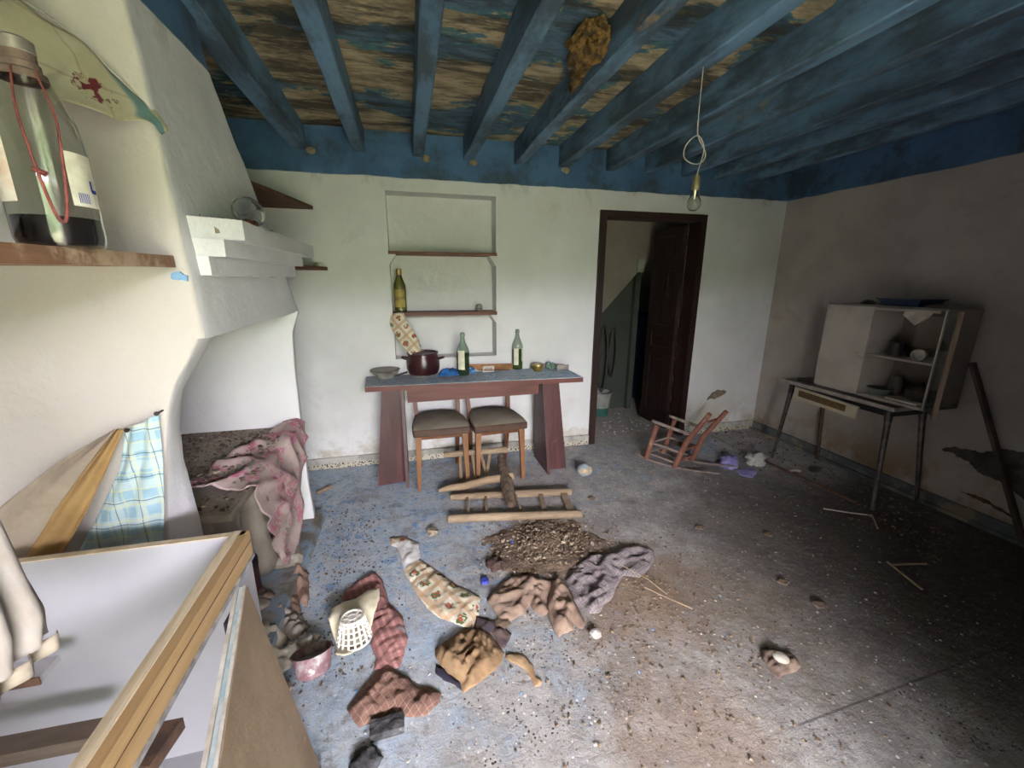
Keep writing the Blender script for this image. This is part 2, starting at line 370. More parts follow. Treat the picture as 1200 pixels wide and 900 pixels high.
M_bluebarrel = simple('barrel_blue', '1c2740', '141c30', 8, .4, .1)
M_bucket = simple('bucket_white', '9d9c94', '7e7d76', 8, .5, .1)
M_bucketgreen = simple('bucket_green_band', '2e6054', '274f46', 8, .5, .1)
M_hose = simple('hose_dark', '3b3530', '2a2521', 8, .6, .1)
M_grass = simple('grass_ground', '586446', '465238', 2, .95, .8, 30)
M_yard = simple('yard_ground', '8f9270', '7d8260', 2, .95, .6, 30)
M_white = simple('white_cup', 'c9c4ba', 'b2ada3', 14, .35, .1)
M_bowlblue = simple('blue_tray', '1c2b45', '162238', 14, .4, .1)
M_darkpot = simple('dark_pots', '35302c', '4a433d', 14, .4, .2)

def cloth_mat(name, c1, c2, sc=8, bump=.5, dirt=None, dlev=.6, fine=90, dsc=7):
    g = G(name)
    col = g.mix(g.step(g.noise(sc, 7, .65), .36, .64), hexc(c1), hexc(c2))
    if dirt: col = g.mix(g.step(g.noise(dsc, 8, .72, off=4), dlev, dlev+.08), col, hexc(dirt))
    n = g.bump(g.noise(fine, 4, .6), bump, .003)
    return g.done(col, .95, n)
def plaid_mat(name, base, base2, lines, dirt=None, dlev=.62, plane='xy'):
    # lines: (angle in degrees, period, width, colour, strength)
    g = G(name); X = g.xyz(); a_, b_ = {'xy': (0, 1), 'xz': (0, 2), 'yz': (1, 2)}[plane]
    col = g.mix(g.step(g.noise(9, 6, .6), .36, .64), hexc(base), hexc(base2))
    wob = g.math('MULTIPLY', g.math('SUBTRACT', g.noise(4, 3), .5), .03)
    for ang, per, wid, c, k in lines:
        a = math.radians(ang)
        t = g.math('ADD', g.math('ADD', g.math('MULTIPLY', X[a_], math.cos(a)), g.math('MULTIPLY', X[b_], math.sin(a))), wob)
        f = g.math('ABSOLUTE', g.math('SUBTRACT', g.math('FRACT', g.math('DIVIDE', t, per)), .5))
        col = g.mix(g.math('MULTIPLY', g.step(f, wid/per*.5+.02, wid/per*.5-.02), k), col, hexc(c))
    if dirt: col = g.mix(g.math('MULTIPLY', g.step(g.noise(7, 8, .72, off=4), dlev, dlev+.08), .8), col, hexc(dirt))
    return g.done(col, .95, g.bump(g.noise(90, 4, .6), .3, .003))
def floral_mat(name, plane='xy', per=.085, ang=35, plain=False, dirt=None):
    g = G(name); X = g.xyz(); a_, b_ = {'xy': (0, 1), 'xz': (0, 2), 'yz': (1, 2)}[plane]
    col = g.mix(g.step(g.noise(9, 6, .6), .36, .64), hexc('d8d0bd'), hexc('c7bca4'))
    a = math.radians(ang); fr = []
    for c, s_ in ((math.cos(a), math.sin(a)), (-math.sin(a), math.cos(a))):
        t = g.math('ADD', g.math('MULTIPLY', X[a_], c), g.math('MULTIPLY', X[b_], s_))
        f = g.math('SUBTRACT', g.math('FRACT', g.math('DIVIDE', g.math('ADD', t, 5), per)), .5); fr.append(f)
        col = g.mix(g.math('MULTIPLY', g.step(g.math('ABSOLUTE', f), .36, .4), .7), col, hexc('b08f6c'))
    r = g.math('SQRT', g.math('ADD', g.math('MULTIPLY', fr[0], fr[0]), g.math('MULTIPLY', fr[1], fr[1])))
    rr = g.math('ADD', r, g.math('MULTIPLY', g.math('SUBTRACT', g.noise(90, 3), .5), .35))
    sp = g.vor(1/per*5, out='Color')
    col = g.mix(g.math('MULTIPLY', g.step(rr, .27, .23), g.step(sp, .4, .45)), col, hexc('52693f'))
    col = g.mix(g.math('MULTIPLY', g.step(rr, .18, .14), g.step(g.vor(1/per*6.3, out='Color'), .35, .4)), col, hexc('a5513c'))
    if plain: col = g.mix(g.math('MULTIPLY', g.step(g.math('SUBTRACT', X[1], g.math('MULTIPLY', X[0], .9)), .17, .18), g.step(X[1], .315, .305)), col, hexc('c9c6c4'))
    if dirt: col = g.mix(g.math('MULTIPLY', g.step(g.noise(5, 8, .72, off=4), .5, .62), .7), col, hexc(dirt))
    return g.done(col, .9, g.bump(g.noise(60, 4, .6), .2, .003))

# ================================================================== THE SHELL
D, RX, LX, H = 3.341, 3.427, -1.35, 2.5
bm = NB()
for x0, x1, y0, y1 in ((LX, RX, FY-.5, D), (1.572, 3.9, D, 5.5)):
    nx, ny = int((x1-x0)/.05), int((y1-y0)/.05)
    vs = [[bm.verts.new((x0+(x1-x0)*i/nx, y0+(y1-y0)*j/ny, 0)) for j in range(ny+1)] for i in range(nx+1)]
    for i in range(nx):
        for j in range(ny): bm.faces.new((vs[i][j], vs[i+1][j], vs[i+1][j+1], vs[i][j+1]))
floor = struct(fin('floor', bm, M_floor, smooth=True))
bm = NB(); box(bm, -12, -14, -.2, 12, FY-.5, -.05); struct(fin('ground', bm, M_yard))
bm = NB(); box(bm, -3, FY-2.7, 2.42, 4, FY-.5, 2.55); struct(fin('trim_sky_blocker', bm, M_oldwood))     # unseen roof slab added outside to cut off the high sky
bm = NB(); box(bm, -12, -8.5, -.05, 12, -7, 2.7); roughen(bm, .5, .9, 20); hg = fin('blocker', bm, M_grass, loc=(0, -8, 0)); tag(hg, 'unseen green hedge across the yard outside the doorway', 'blocker')  # unseen, added to block low sky and tint the light green

# back wall with the shelved niche and the doorway cut out
NX0, NX1, NZ0, NZ1, NY = -.115, .70, .875, 2.11, 3.515
bm = NB(); T = D+.2
def wbox(x0, z0, x1, z1, y0=D, y1=T): box(bm, x0, y0, z0, x1, y1, z1)
wbox(LX-.1, 0, NX0, H); wbox(NX0, 0, NX1, NZ0); wbox(NX0, NZ1, NX1, H); wbox(NX0, NZ0, NX1, NZ1, NY, T)
wbox(NX1, 0, 1.60, H); wbox(1.60, 2.03, 2.56, H); wbox(2.56, 0, 4.0, H)
# chamfered upper corners of the two lower compartments and the step between niche widths
for zc in (1.675, 1.225):
    loft(bm, [(NX1+.001, D+.002, zc), (NX1-.055, D+.002, zc), (NX1+.001, D+.002, zc-.08)], [(NX1+.001, NY, zc), (NX1-.055, NY, zc), (NX1+.001, NY, zc-.08)])
    loft(bm, [(NX0-.001, D+.002, zc), (NX0+.05, D+.002, zc), (NX0-.001, D+.002, zc-.08)], [(NX0-.001, NY, zc), (NX0+.05, NY, zc), (NX0-.001, NY, zc-.08)])
wall_back = struct(fin('wall_back', bm, M_wall))
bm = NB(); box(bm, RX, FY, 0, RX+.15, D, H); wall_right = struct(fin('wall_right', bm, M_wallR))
bm = NB(); box(bm, LX-.15, FY, 0, LX, D, H); struct(fin('wall_left', bm, M_wall))
bm = NB(); y0, y1 = FY-.5, FY
box(bm, LX-.1, y0, 0, DX0, y1, H); box(bm, DX1, y0, 0, RX+.1, y1, H); box(bm, DX0, y0, DZ1, DX1, y1, H)
struct(fin('wall_front', bm, M_wall))
bm = NB(); box(bm, DX1+.01, FY, .01, DX1+.05, FY+.88, DZ1-.01); struct(fin('door_light_blocker', bm, M_frame, bevel=.003))     # unseen open door leaf added to keep daylight off the right side
bm = NB(); nx, ny = 100, 80
vs = [[bm.verts.new((LX-.1+(RX-LX+.2)*i/nx, FY-.48+(D-FY+.7)*j/ny, 0)) for j in range(ny+1)] for i in range(nx+1)]
for i in range(nx):
    for j in range(ny): bm.faces.new((vs[i][j], vs[i+1][j], vs[i+1][j+1], vs[i][j+1]))
for v in bm.verts: v.co.z = H+.012*fb((v.co.x*1.5, v.co.y*3, 0), 1)-.004
ceiling = struct(fin('ceiling', bm, M_ceil, smooth=True))
bm = NB(); box(bm, LX-.2, FY-.6, H+.04, RX+.2, T+.1, H+.12); struct(fin('trim_1', bm, M_oldwood))     # boards over the ceiling
random.seed(5)
for i, x in enumerate((-.66, -.27, .13, .50, .88, 1.24, 1.645, 1.985, 2.33, 2.66, 3.0)):
    bm = NB(); n = 26; rings = []; w = .078 if i else .1
    for k in range(n+1):
        y = FY+(D-FY+.02)*k/n; a = w/2+.004*fb((i, y*3, 0)); zb = 2.345+.006*fb((i*3, y*2, 5)); xc = x+.006*fb((i*7, y, 2)); c = .006
        rings.append([bm.verts.new(p) for p in ((xc-a, y, H+.02), (xc-a, y, zb+c), (xc-a+c, y, zb), (xc+a-c, y, zb), (xc+a, y, zb+c), (xc+a, y, H+.02))])
    for a, b in zip(rings, rings[1:]):
        for k in range(6): bm.faces.new((a[k], a[(k+1)%6], b[(k+1)%6], b[k]))
    bm.faces.new(rings[0][::-1]); bm.faces.new(rings[-1])
    fin('beam', bm, M_beam, ceiling)
# dabs of brown filler under the beam ends
for x, z in ((-.58, 2.335), (.185, 2.335), (.53, 2.33), (1.26, 2.325)):
    bm = NB(); blob(bm, (x, D-.01, z), .03, .4, 8, 2, x*5, (1, .5, .8)); fin('filler_dab', bm, M_mortar, wall_back)

# skirtings
bm = NB(); xs = (LX, 1.57)
for x0, x1 in ((LX, 1.572), (2.60, RX)):
    box(bm, x0, D-.018, .045, x1, D, .095)
roughen(bm, 0, 1); struct(fin('baseboard_back', bm, simple('skirting_grey', 'b5b1aa', '8f8b84', 8, .8, .3, dirt='7d7468', dlev=.55), bevel=.003))
g = G('skirting_speckled'); col = g.mix(g.step(g.vor(60), .42, .32), hexc('b8b09f'), hexc('35302b')); M_speck = g.done(col, .7)
bm = NB()
for x0, x1 in ((LX, 1.572), (2.60, RX)): box(bm, x0, D-.012, 0, x1, D, .045)
struct(fin('trim_2', bm, M_speck))
bm = NB(); box(bm, RX-.02, FY, 0, RX, D, .085); box(bm, RX-.045, FY, 0, RX-.02, D, .022)
struct(fin('baseboard_right', bm, simple('skirting_bluegrey', '62676a', '4f5456', 6, .8, .3, dirt='82786a', dlev=.5), bevel=.003))

# doorway 1: dark wooden frame, one panelled leaf standing open into the back room
bm = NB(); fr = thing('door_1', (2.08, D, 0), 'dark brown wooden doorway frame with one panelled leaf open inward', 'door')
del fr['category']; del fr['label']; fr['kind'] = 'structure'
for nm, q in (('jamb', (1.572, 0, 1.632, 2.05)), ('jamb', (2.528, 0, 2.588, 2.05)), ('head', (1.632, 1.995, 2.528, 2.05))):
    bm = NB(); box(bm, q[0], D-.02, q[1], q[2], D+.14, q[3]); fin(nm, bm, M_frame, fr, bevel=.006)
# leaf hinged on the right jamb; local axis runs from the hinge into the back room
hx, hy = 2.515, D+.14; ang = math.radians(93)
def leafpt(u, t, z): return (hx+u*math.cos(ang)-t*math.sin(ang), hy+u*math.sin(ang)+t*math.cos(ang), z)
def leafbox(bm, u0, u1, t0, t1, z0, z1): hexa(bm, [leafpt(u0,t0,z0), leafpt(u1,t0,z0), leafpt(u1,t1,z0), leafpt(u0,t1,z0)], [leafpt(u0,t0,z1), leafpt(u1,t0,z1), leafpt(u1,t1,z1), leafpt(u0,t1,z1)])
bm = NB(); LW = .43
for q in ((0, .08, .02, 1.98), (LW-.08, LW, .02, 1.98), (.08, LW-.08, .02, .16), (.08, LW-.08, .74, .84), (.08, LW-.08, .98, 1.06), (.08, LW-.08, 1.62, 1.7), (.08, LW-.08, 1.9, 1.98)):
    leafbox(bm, q[0], q[1], 0, .04, q[2], q[3])
leaf = fin('door_leaf', bm, M_door, fr, bevel=.003)
for z0, z1 in ((.16, .74), (.84, .98), (1.7, 1.9)):
    bm = NB(); leafbox(bm, .08, LW-.08, .012, .028, z0, z1); leafbox(bm, .115, LW-.115, .004, .036, z0+.03, z1-.03); fin('panel', bm, M_door, leaf)
for k in range(3):
    bm = NB(); a = .08+k*.105; leafbox(bm, a, a+.1, .012, .028, 1.06, 1.62); leafbox(bm, a+.02, a+.08, .004, .036, 1.09, 1.59); fin('panel', bm, M_door, leaf)
bm = NB(); tube(bm, [leafpt(.12, .045, 1.35), leafpt(.12, .07, 1.36), leafpt(.12, .07, 1.58), leafpt(.12, .045, 1.59)], .008, 8); fin('bolt', bm, M_iron, leaf)
for z in (.3, 1.05, 1.8):
    bm = NB(); tube(bm, [(2.52, D+.145, z), (2.52, D+.145, z+.09)], .008, 8); fin('hinge', bm, M_iron, fr)

# the back room
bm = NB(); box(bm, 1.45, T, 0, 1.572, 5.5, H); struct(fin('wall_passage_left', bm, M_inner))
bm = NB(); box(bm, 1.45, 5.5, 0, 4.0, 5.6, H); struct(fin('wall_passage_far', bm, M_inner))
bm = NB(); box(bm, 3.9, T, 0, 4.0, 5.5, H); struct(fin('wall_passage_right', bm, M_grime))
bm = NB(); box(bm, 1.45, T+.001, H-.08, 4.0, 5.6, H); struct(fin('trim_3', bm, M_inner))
# boarded stair: grimy panel below, pale sloping string above it
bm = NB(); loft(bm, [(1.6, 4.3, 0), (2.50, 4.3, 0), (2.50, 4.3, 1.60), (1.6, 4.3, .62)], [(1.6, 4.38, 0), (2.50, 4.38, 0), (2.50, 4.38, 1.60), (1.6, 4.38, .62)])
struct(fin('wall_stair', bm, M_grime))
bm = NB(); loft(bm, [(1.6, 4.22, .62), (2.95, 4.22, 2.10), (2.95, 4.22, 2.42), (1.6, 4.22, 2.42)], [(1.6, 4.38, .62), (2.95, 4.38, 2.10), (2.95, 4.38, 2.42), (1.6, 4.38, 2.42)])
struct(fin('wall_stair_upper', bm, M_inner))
bm = NB(); box(bm, 2.47, 4.24, 0, 2.53, 4.4, 1.66); st = thing('stair_post', (2.5, 4.3, 0), 'pale post with a white switch box in the dark back room', 'post')
fin('post', bm, M_grime, st); bm = NB(); box(bm, 2.46, 4.2, 1.58, 2.54, 4.24, 1.72); fin('switch_box', bm, M_bucket, st, bevel=.006)
def barrel(x, y, z, r, h, label):
    bm = NB(); lathe(bm, (x, y, z), [(0, 0), (r*.93, 0), (r, .03), (r, h*.3), (r*1.03, h*.33), (r, h*.36), (r, h*.64), (r*1.03, h*.67), (r, h*.7), (r, h-.06), (r*.8, h-.01), (r*.8, h), (0, h)], 28)
    o = fin('barrel', bm, M_bluebarrel, loc=(x, y, z), smooth=.6); tag(o, label, 'barrel')
barrel(2.98, 4.72, 0, .2, .62, 'dark blue plastic barrel on the back room floor, the lower of two')
barrel(2.98, 4.72, .62, .19, .5, 'dark barrel stacked on top of the blue barrel in the back room')
t = thing('bucket', (2.27, 4.64-.55, 0), 'white bucket with a green lower band just inside the dark doorway', 'bucket')
bx, by = 2.06, 4.12
bm = NB(); lathe(bm, (bx, by, 0), [(0, 0), (.095, 0), (.105, .1), (.103, .1), (.093, .01), (0, .01)], 24); fin('green_base', bm, M_bucketgreen, t, smooth=.6)
bm = NB(); lathe(bm, (bx, by, 0), [(.106, .1), (.125, .26), (.131, .26), (.131, .275), (.12, .275), (.102, .1)], 24); fin('wall', bm, M_bucket, t, smooth=.6)
bm = NB(); tube(bm, [(bx+.13*math.cos(a), by-.02, .27-.09*math.sin(a)) for a in [PI*k/10 for k in range(11)]], .003, 6); fin('bail', bm, M_iron, t)
for k, (dx, L) in enumerate(((0, .62), (.07, .75), (.14, .55))):
    bm = NB(); x = 1.99+dx*1.6; z0 = 1.02-.02*k
    tube(bm, [(x+.05*math.cos(a)*(1 if k % 2 else .8), 4.19-.01*k, z0-L/2+L/2*math.sin(a)) for a in [2*PI*j/20 for j in range(21)]], .012, 8)
    o = fin('hose_coil', bm, M_hose, loc=(x, 4.19, z0)); tag(o, ('leftmost', 'middle', 'rightmost')[k]+' dark hose loop hanging on the stair panel inside the doorway', 'hose', 'hose loops on the stair panel')

# bare patches where the plaster has fallen
def patch(name, pts, mk, th, parent, mat, seed=0):
    res = []
    n = len(pts)
    for i in range(n):
        a = Vector(pts[i]); b = Vector(pts[(i+1)%n]); L = (b-a).length; m = max(2, int(L/.008))
        for k in range(m):
            p = a.lerp(b, k/m); d = Vector((-(b-a).y, (b-a).x)).normalized(); res.append(p+d*(.012*fb((p.x*25+seed, p.y*25, 0))))
    A = [mk(p, 0) for p in res]; Bq = [mk(p, th) for p in res]
    bm = NB(); loft(bm, A, Bq); return fin(name, bm, mat, parent)
patch('bare_cement_patch', [(1.80, .40), (1.74, .44), (1.6, .46), (1.52, .52), (1.3, .56), (1.1, .56), (1.1, .2), (1.38, .26), (1.46, .31), (1.6, .33), (1.66, .38), (1.72, .39)],
      lambda p, t: (RX-.004-t, p.x, p.y), -.01, wall_right, M_cement, 3)
patch('scratch_mark', [(1.66, .17), (1.5, .15), (1.36, .12), (1.42, .15), (1.55, .18)], lambda p, t: (RX-.003-t, p.x, p.y), -.01, wall_right, M_rust, 8)
patch('bare_mortar_patch', [(2.83, .345), (2.86, .36), (2.92, .35), (2.99, .375), (3.03, .4), (3.04, .43), (2.95, .44), (2.88, .42), (2.84, .385)],
      lambda p, t: (p.x, D-.003-t, p.y), -.01, wall_back, M_mortar, 5)

# ================================================================== FIREPLACE
fp = thing('fireplace', (0.0, 2.0, 0), 'white plastered corner fireplace with a tapering hood and stepped mantel', 'fireplace')
def interp(tab, z):                     # tab: (z, x) rising in z
    for (z0, a), (z1, b) in zip(tab, tab[1:]):
        if z <= z1: t = (z-z0)/(z1-z0) if z1 > z0 else 0; return a+(b-a)*max(0, t)
    return tab[-1][1]
def sm(tab, z, w=.03): return (interp(tab, z-w)+2*interp(tab, z)+interp(tab, z+w))/4
def masonry(name, z0, z1, nz, sect, amp=.005):        # stack of cross-sections sect(z) -> list of (x, y)
    bm = NB(); rings = []
    for k in range(nz+1):
        z = z0+(z1-z0)*k/nz; rings.append([bm.verts.new((x, y, z)) for x, y in sect(z)])
    for a, b in zip(rings, rings[1:]):
        n = len(a)
        for i in range(n): bm.faces.new((a[i], a[(i+1)%n], b[(i+1)%n], b[i]))
    bm.faces.new(rings[0][::-1]); bm.faces.new(rings[-1]); bmesh.ops.recalc_face_normals(bm, faces=bm.faces); bm.normal_update()
    for v in bm.verts: v.co += v.normal*(amp*fb(v.co, 3)+.4*amp*fb(v.co, 11))
    return fin(name, bm, M_chim, fp, smooth=.9)
def sect_of(xn, xf, y0, y1, c=.008, n=12, m=3):
    p = [(LX+(xn-c-LX)*i/n, y0) for i in range(n+1)]+[(xn-c*.3, y0+c*.3), (xn, y0+c)]
    p += [(xn+(xf-xn)*i/m, y0+c+(y1-y0-2*c)*i/m) for i in range(1, m)]
    return p+[(xf, y1-c), (xf-c*.3, y1-c*.3)]+[(LX+(xf-c-LX)*(n-i)/n, y1) for i in range(n+1)]
far_edge = [(1.31, 2.58), (2.22, 1.905), (2.5, 1.88)]
masonry('hood', 1.312, 2.5, 50, lambda z: sect_of(-.598-.05*(z-1.31), -.598-.05*(z-1.31), 1.42, interp(far_edge, z), .010, 12, 22))
near = sorted((z, x) for x, z in [(-0.6, 1.342), (-0.653, 1.241), (-0.7, 1.172), (-0.728, 1.098), (-0.752, 0.989), (-0.783, 0.817), (-0.81, 0.634), (-0.82, 0.3), (-0.82, 0)])
far_ = sorted((z, x) for x, z in [(-0.6, 1.342), (-0.61, 1.318), (-0.679, 1.219), (-0.732, 1.135), (-0.756, 1.048), (-0.769, 0.911), (-0.764, 0.749), (-0.759, 0.56), (-0.75, 0.3), (-0.75, 0)])
masonry('near_cheek', 0, 1.335, 60, lambda z: sect_of(sm(near, z), sm(far_, z), 1.42, 1.54))
fc = sorted((z, x) for x, z in [(-.575, 1.34), (-.585, 1.316), (-.628, 1.195), (-.638, 1.008), (-.641, .705), (-.643, .326), (-.631, .0)])
masonry('far_cheek', 0, 1.316, 50, lambda z: sect_of(interp(fc, z), interp(fc, z)-.012, 2.5, 2.59, .007))
# stepped mantel
for x, z0, z1, ya, yb in ((-.50, 1.606, 1.668, 1.572, 2.64), (-.54, 1.555, 1.606, 1.52, 2.54), (-.575, 1.497, 1.555, 1.485, 2.5)):
    bm = NB(); q = [(-.68, 1.478), (-.612, 1.482), (x, ya), (x, yb), (-.68, yb)]
    loft(bm, [(a, b, z0) for a, b in q], [(a, b, z1) for a, b in q]); bmesh.ops.triangulate(bm, faces=bm.faces[:]); grid_refine(bm, .05, 5); bm.normal_update()
    for v in bm.verts: v.co += Vector((.5, .5, .7))*.005*fb(v.co, 8)
    fin('mantel_step', bm, M_chim, fp, smooth=.5)
bm = NB(); box(bm, LX, 1.54, 0, -.80, 2.5, .63); box(bm, LX, 1.54, .63, -.665, 2.5, .66)
fin('hearth_bench', bm, M_concrete, fp, bevel=.008)
bm = NB(); hexa(bm, [(-.80, 1.54, 0), (-.60, 1.54, 0), (-.585, 2.6, 0), (-.80, 2.6, 0)], [(-.80, 1.54, .05), (-.61, 1.54, .05), (-.60, 2.6, .05), (-.80, 2.6, .05)])
fin('plinth', bm, simple('plinth_blue_grey', '7f93a5', '8b857c', 9, .85, .4, dirt='6f665c', dlev=.52), fp, bevel=.006)
patch('paint_chip', [(-.645, 1.495), (-.635, 1.50), (-.607, 1.495), (-.612, 1.475), (-.625, 1.482), (-.642, 1.486)], lambda p, t: (p.x, 1.414-t, p.y), .01, fp, M_chipsb, 2)

# corner shelves in the recess beyond the chimney
bm = NB(); loft(bm, [(LX, D, 1.955), (-.606, D, 1.955), (-.62, D-.02, 1.955), (-.70, 2.3, 1.955), (LX, 2.3, 1.955)], [(LX, D, 1.98), (-.606, D, 1.98), (-.62, D-.02, 1.98), (-.70, 2.3, 1.98), (LX, 2.3, 1.98)])
bm.free(); bm = NB()
cs = [(LX, D), (-.606, D), (-.72, 2.76), (-.80, 2.45), (LX, 2.45)]
loft(bm, [(x, y, 1.96) for x, y in cs], [(x, y, 1.985) for x, y in cs])
o = fin('corner_shelf', bm, M_corner, bevel=.002, loc=(-.8, D, 1.96)); tag(o, 'brown wooden corner shelf high up behind the chimney hood', 'shelf')
bm = NB(); cs = [(LX, D), (-.55, D), (-.56, D-.06), (-.75, 2.9), (LX, 2.7)]
loft(bm, [(x, y, 1.55) for x, y in cs], [(x, y, 1.575) for x, y in cs]); o = fin('corner_shelf', bm, M_corner, bevel=.002, loc=(-.8, D, 1.55)); tag(o, 'lower brown corner shelf whose end shows just right of the mantel', 'shelf')
bm = NB(); blob(bm, (-.62, D-.03, 1.585), .018, .5, 9, 2, 3, (1.3, 1, .8)); o = fin('plaster_lump', bm, M_paper, loc=(-.62, D-.03, 1.575)); tag(o, 'small pale plaster lump on the lower corner shelf end', 'rubble')

# niche shelves
for z, th, lb, x0, x1, tilt in ((1.672, .022, 'upper dark brown board shelf in the wall niche', NX0-.005, NX1+.006, 0), (1.213, .028, 'lower dark brown board shelf in the wall niche, carrying the yellow bottle', NX0+.0, NX1+.004, 0)):
    bm = NB(); box(bm, x0, D-.015, z, x1, NY, z+th); o = fin('niche_shelf', bm, M_shelfwood, bevel=.002, loc=(x0, D, z)); tag(o, lb, 'shelf')

# ================================================================== SIDEBOARD TABLE
tb = thing('table', (.48, 3.1, 0), 'long narrow reddish brown table with panel legs and a dusty blue top', 'table')
TT = .757
tq = [(-.325, 2.965), (1.30, 2.905), (1.285, 3.30), (-.345, 3.30)]
bm = NB(); hexa(bm, [(x, y, TT-.040) for x, y in tq], [(x, y, TT-.004) for x, y in tq]); fin('table_edge', bm, M_tableside, tb, bevel=.002)
bm = NB(); q = [(-.322, 2.968), (1.297, 2.908), (1.282, 3.297), (-.342, 3.297)]
hexa(bm, [(x, y, TT-.004) for x, y in q], [(x, y, TT) for x, y in q]); fin('tabletop', bm, M_tabletop, tb)
bm = NB(); hexa(bm, [(-.04, 2.965, .62), (.945, 2.935, .635), (.945, 2.96, .635), (-.04, 2.99, .62)], [(-.04, 2.965, TT-.040), (.945, 2.935, TT-.040), (.945, 2.96, TT-.040), (-.04, 2.99, TT-.040)]); fin('apron', bm, M_tableside, tb)
def panel4(a, b, c, d, off):             # quad a b c d (bottom, bottom, top, top) thickened by off
    bm = NB(); o = Vector(off); P_ = [Vector(p) for p in (a, b, c, d)]; hexa(bm, P_, [p+o for p in P_]); return bm
zt = TT-.040
fin('leg', panel4((-.085, 2.855, 0), (-.085, 3.24, 0), (-.085, 3.18, zt), (-.085, 2.975, zt), (.022, 0, 0)), M_tableleg, tb, bevel=.002)
fin('leg', panel4((-.287, 2.935, 0), (-.086, 2.965, 0), (-.086, 3.0, zt), (-.215, 2.995, zt), (0, .022, 0)), M_tableleg, tb, bevel=.002)
fin('leg', panel4((.998, 2.82, 0), (.998, 3.18, 0), (.975, 3.14, zt), (.975, 2.93, zt), (.022, 0, 0)), M_tableleg, tb, bevel=.002)
fin('leg', panel4((1.021, 2.90, 0), (1.185, 2.90, 0), (1.12, 2.96, zt), (.998, 2.96, zt), (0, .022, 0)), M_tableleg, tb, bevel=.002)

# chairs tucked under it
def dining_chair(cx, cy, rz, label):
    t = thing('dining_chair', (cx, cy, 0), label, 'chair', 'vinyl chairs under the table')
    t['org'] = (0, 0, 0)
    # outline of the seat, rounded toward the back
    out = [(-.2, -.21), (.2, -.21)]+[(.2-.03*(1-math.cos(a))*0+.0-.045*math.sin(a/1)**2*0 - .0, 0) for a in ()]
    out += [(.205, -.1), (.19, .06), (.165, .15), (.12, .2), (.05, .222), (-.05, .222), (-.12, .2), (-.165, .15), (-.19, .06), (-.205, -.1)]
    bm = NB(); loft(bm, [(x, y, .415) for x, y in out], [(x, y, .468) for x, y in out]); fin('seat', bm, M_vinylside, t, bevel=.006)
    bm = NB(); k = .985
    A = [bm.verts.new((x*k, y*k, .468)) for x, y in out]; B2 = [bm.verts.new((x*.9, y*.9, .482)) for x, y in out]; cc = bm.verts.new((0, 0, .487))
    n = len(out)
    for i in range(n): bm.faces.new((A[i], A[(i+1)%n], B2[(i+1)%n], B2[i])); bm.faces.new((B2[i], B2[(i+1)%n], cc))
    fin('seat_cover', bm, M_vinyl, t, smooth=True)
    for s in (-1, 1):
        bm = NB(); bar(bm, (s*.165, -.165, .42), (s*.178, -.165-.02, 0), .042, .042, .024, .024); fin('leg', bm, M_chairwood, t, bevel=.003)
        bm = NB(); bar(bm, (s*.16, .17, .42), (s*.15, .22, 0), .034, .04, .026, .03)
        bar(bm, (s*.16, .17, .40), (s*.175, .24, .71), .032, .03, .03, .022); fin('leg', bm, M_chairwood2, t, bevel=.003)
    bm = NB(); bar(bm, (-.155, -.17, .40), (.155, -.17, .40), .02, .03); fin('seat_rail', bm, M_chairwood2, t); bm = NB(); bar(bm, (-.15, .17, .40), (.15, .17, .40), .02, .03); fin('seat_rail', bm, M_chairwood2, t)
    bm = NB(); tube(bm, [(-.19, .228, .66), (-.1, .25, .67), (0, .258, .672), (.1, .25, .67), (.19, .228, .66)], .013, 8)
    for v in bm.verts: v.co.z = .67+(v.co.z-.67)*2.6
    fin('backrest', bm, M_chairwood2, t, smooth=True)
    t.location = (cx, cy, 0); t.rotation_euler = (0, 0, rz)
    return t
dining_chair(.185, 2.99, math.radians(1), 'left one of two brown vinyl chairs pushed under the red-brown table')
dining_chair(.605, 2.98, math.radians(3), 'right one of two brown vinyl chairs pushed under the table, blue flakes on its seat')

# ------------------------------------------------------------------ things on the table
def T3(p): return (p[0], p[1], TT)
def bottle(name, c, h, r, mat, neck=.013, shoulder=.58, label_args=None, cap=None, lab='', tilt=None):
    t = thing(name, c, lab, 'bottle')
    s = shoulder*h
    bm = NB(); lathe(bm, c, [(0, .008), (r*.7, 0), (r*.95, .002), (r, .015), (r, s), (r*.95, s+.02), (r*.7, s+.05), (neck*1.25, s+.085), (neck, s+.11), (neck*.92, h-.03), (neck*1.2, h-.028), (neck*1.2, h-.012), (neck, h-.01), (neck*1.05, h), (neck*.7, h), (neck*.7, h-.04), (0, h-.045)], 28)
    fin('glass_body', bm, mat, t, smooth=.7)
    if label_args:
        for a0, a1, z0, z1, m in label_args:
            bm = NB(); n = 12; rr = r+.0012
            vs = [[bm.verts.new((c[0]+rr*math.cos(a0+(a1-a0)*i/n), c[1]+rr*math.sin(a0+(a1-a0)*i/n), c[2]+z)) for z in (z0, z1)] for i in range(n+1)]
            for i in range(n): bm.faces.new((vs[i][0], vs[i+1][0], vs[i+1][1], vs[i][1]))
            fin('paper_label', bm, m, t, smooth=True)
    if cap:
        bm = NB(); lathe(bm, (c[0], c[1], c[2]+h-.045), [(neck*1.25, 0), (neck*1.3, .002), (neck*1.25, .048), (0, .05)], 20); fin('cap', bm, cap, t, smooth=.7)
    return t
M_glassup = simple('glass_green_pale', '8c9c8e', '6d8073', 10, .2, .05)
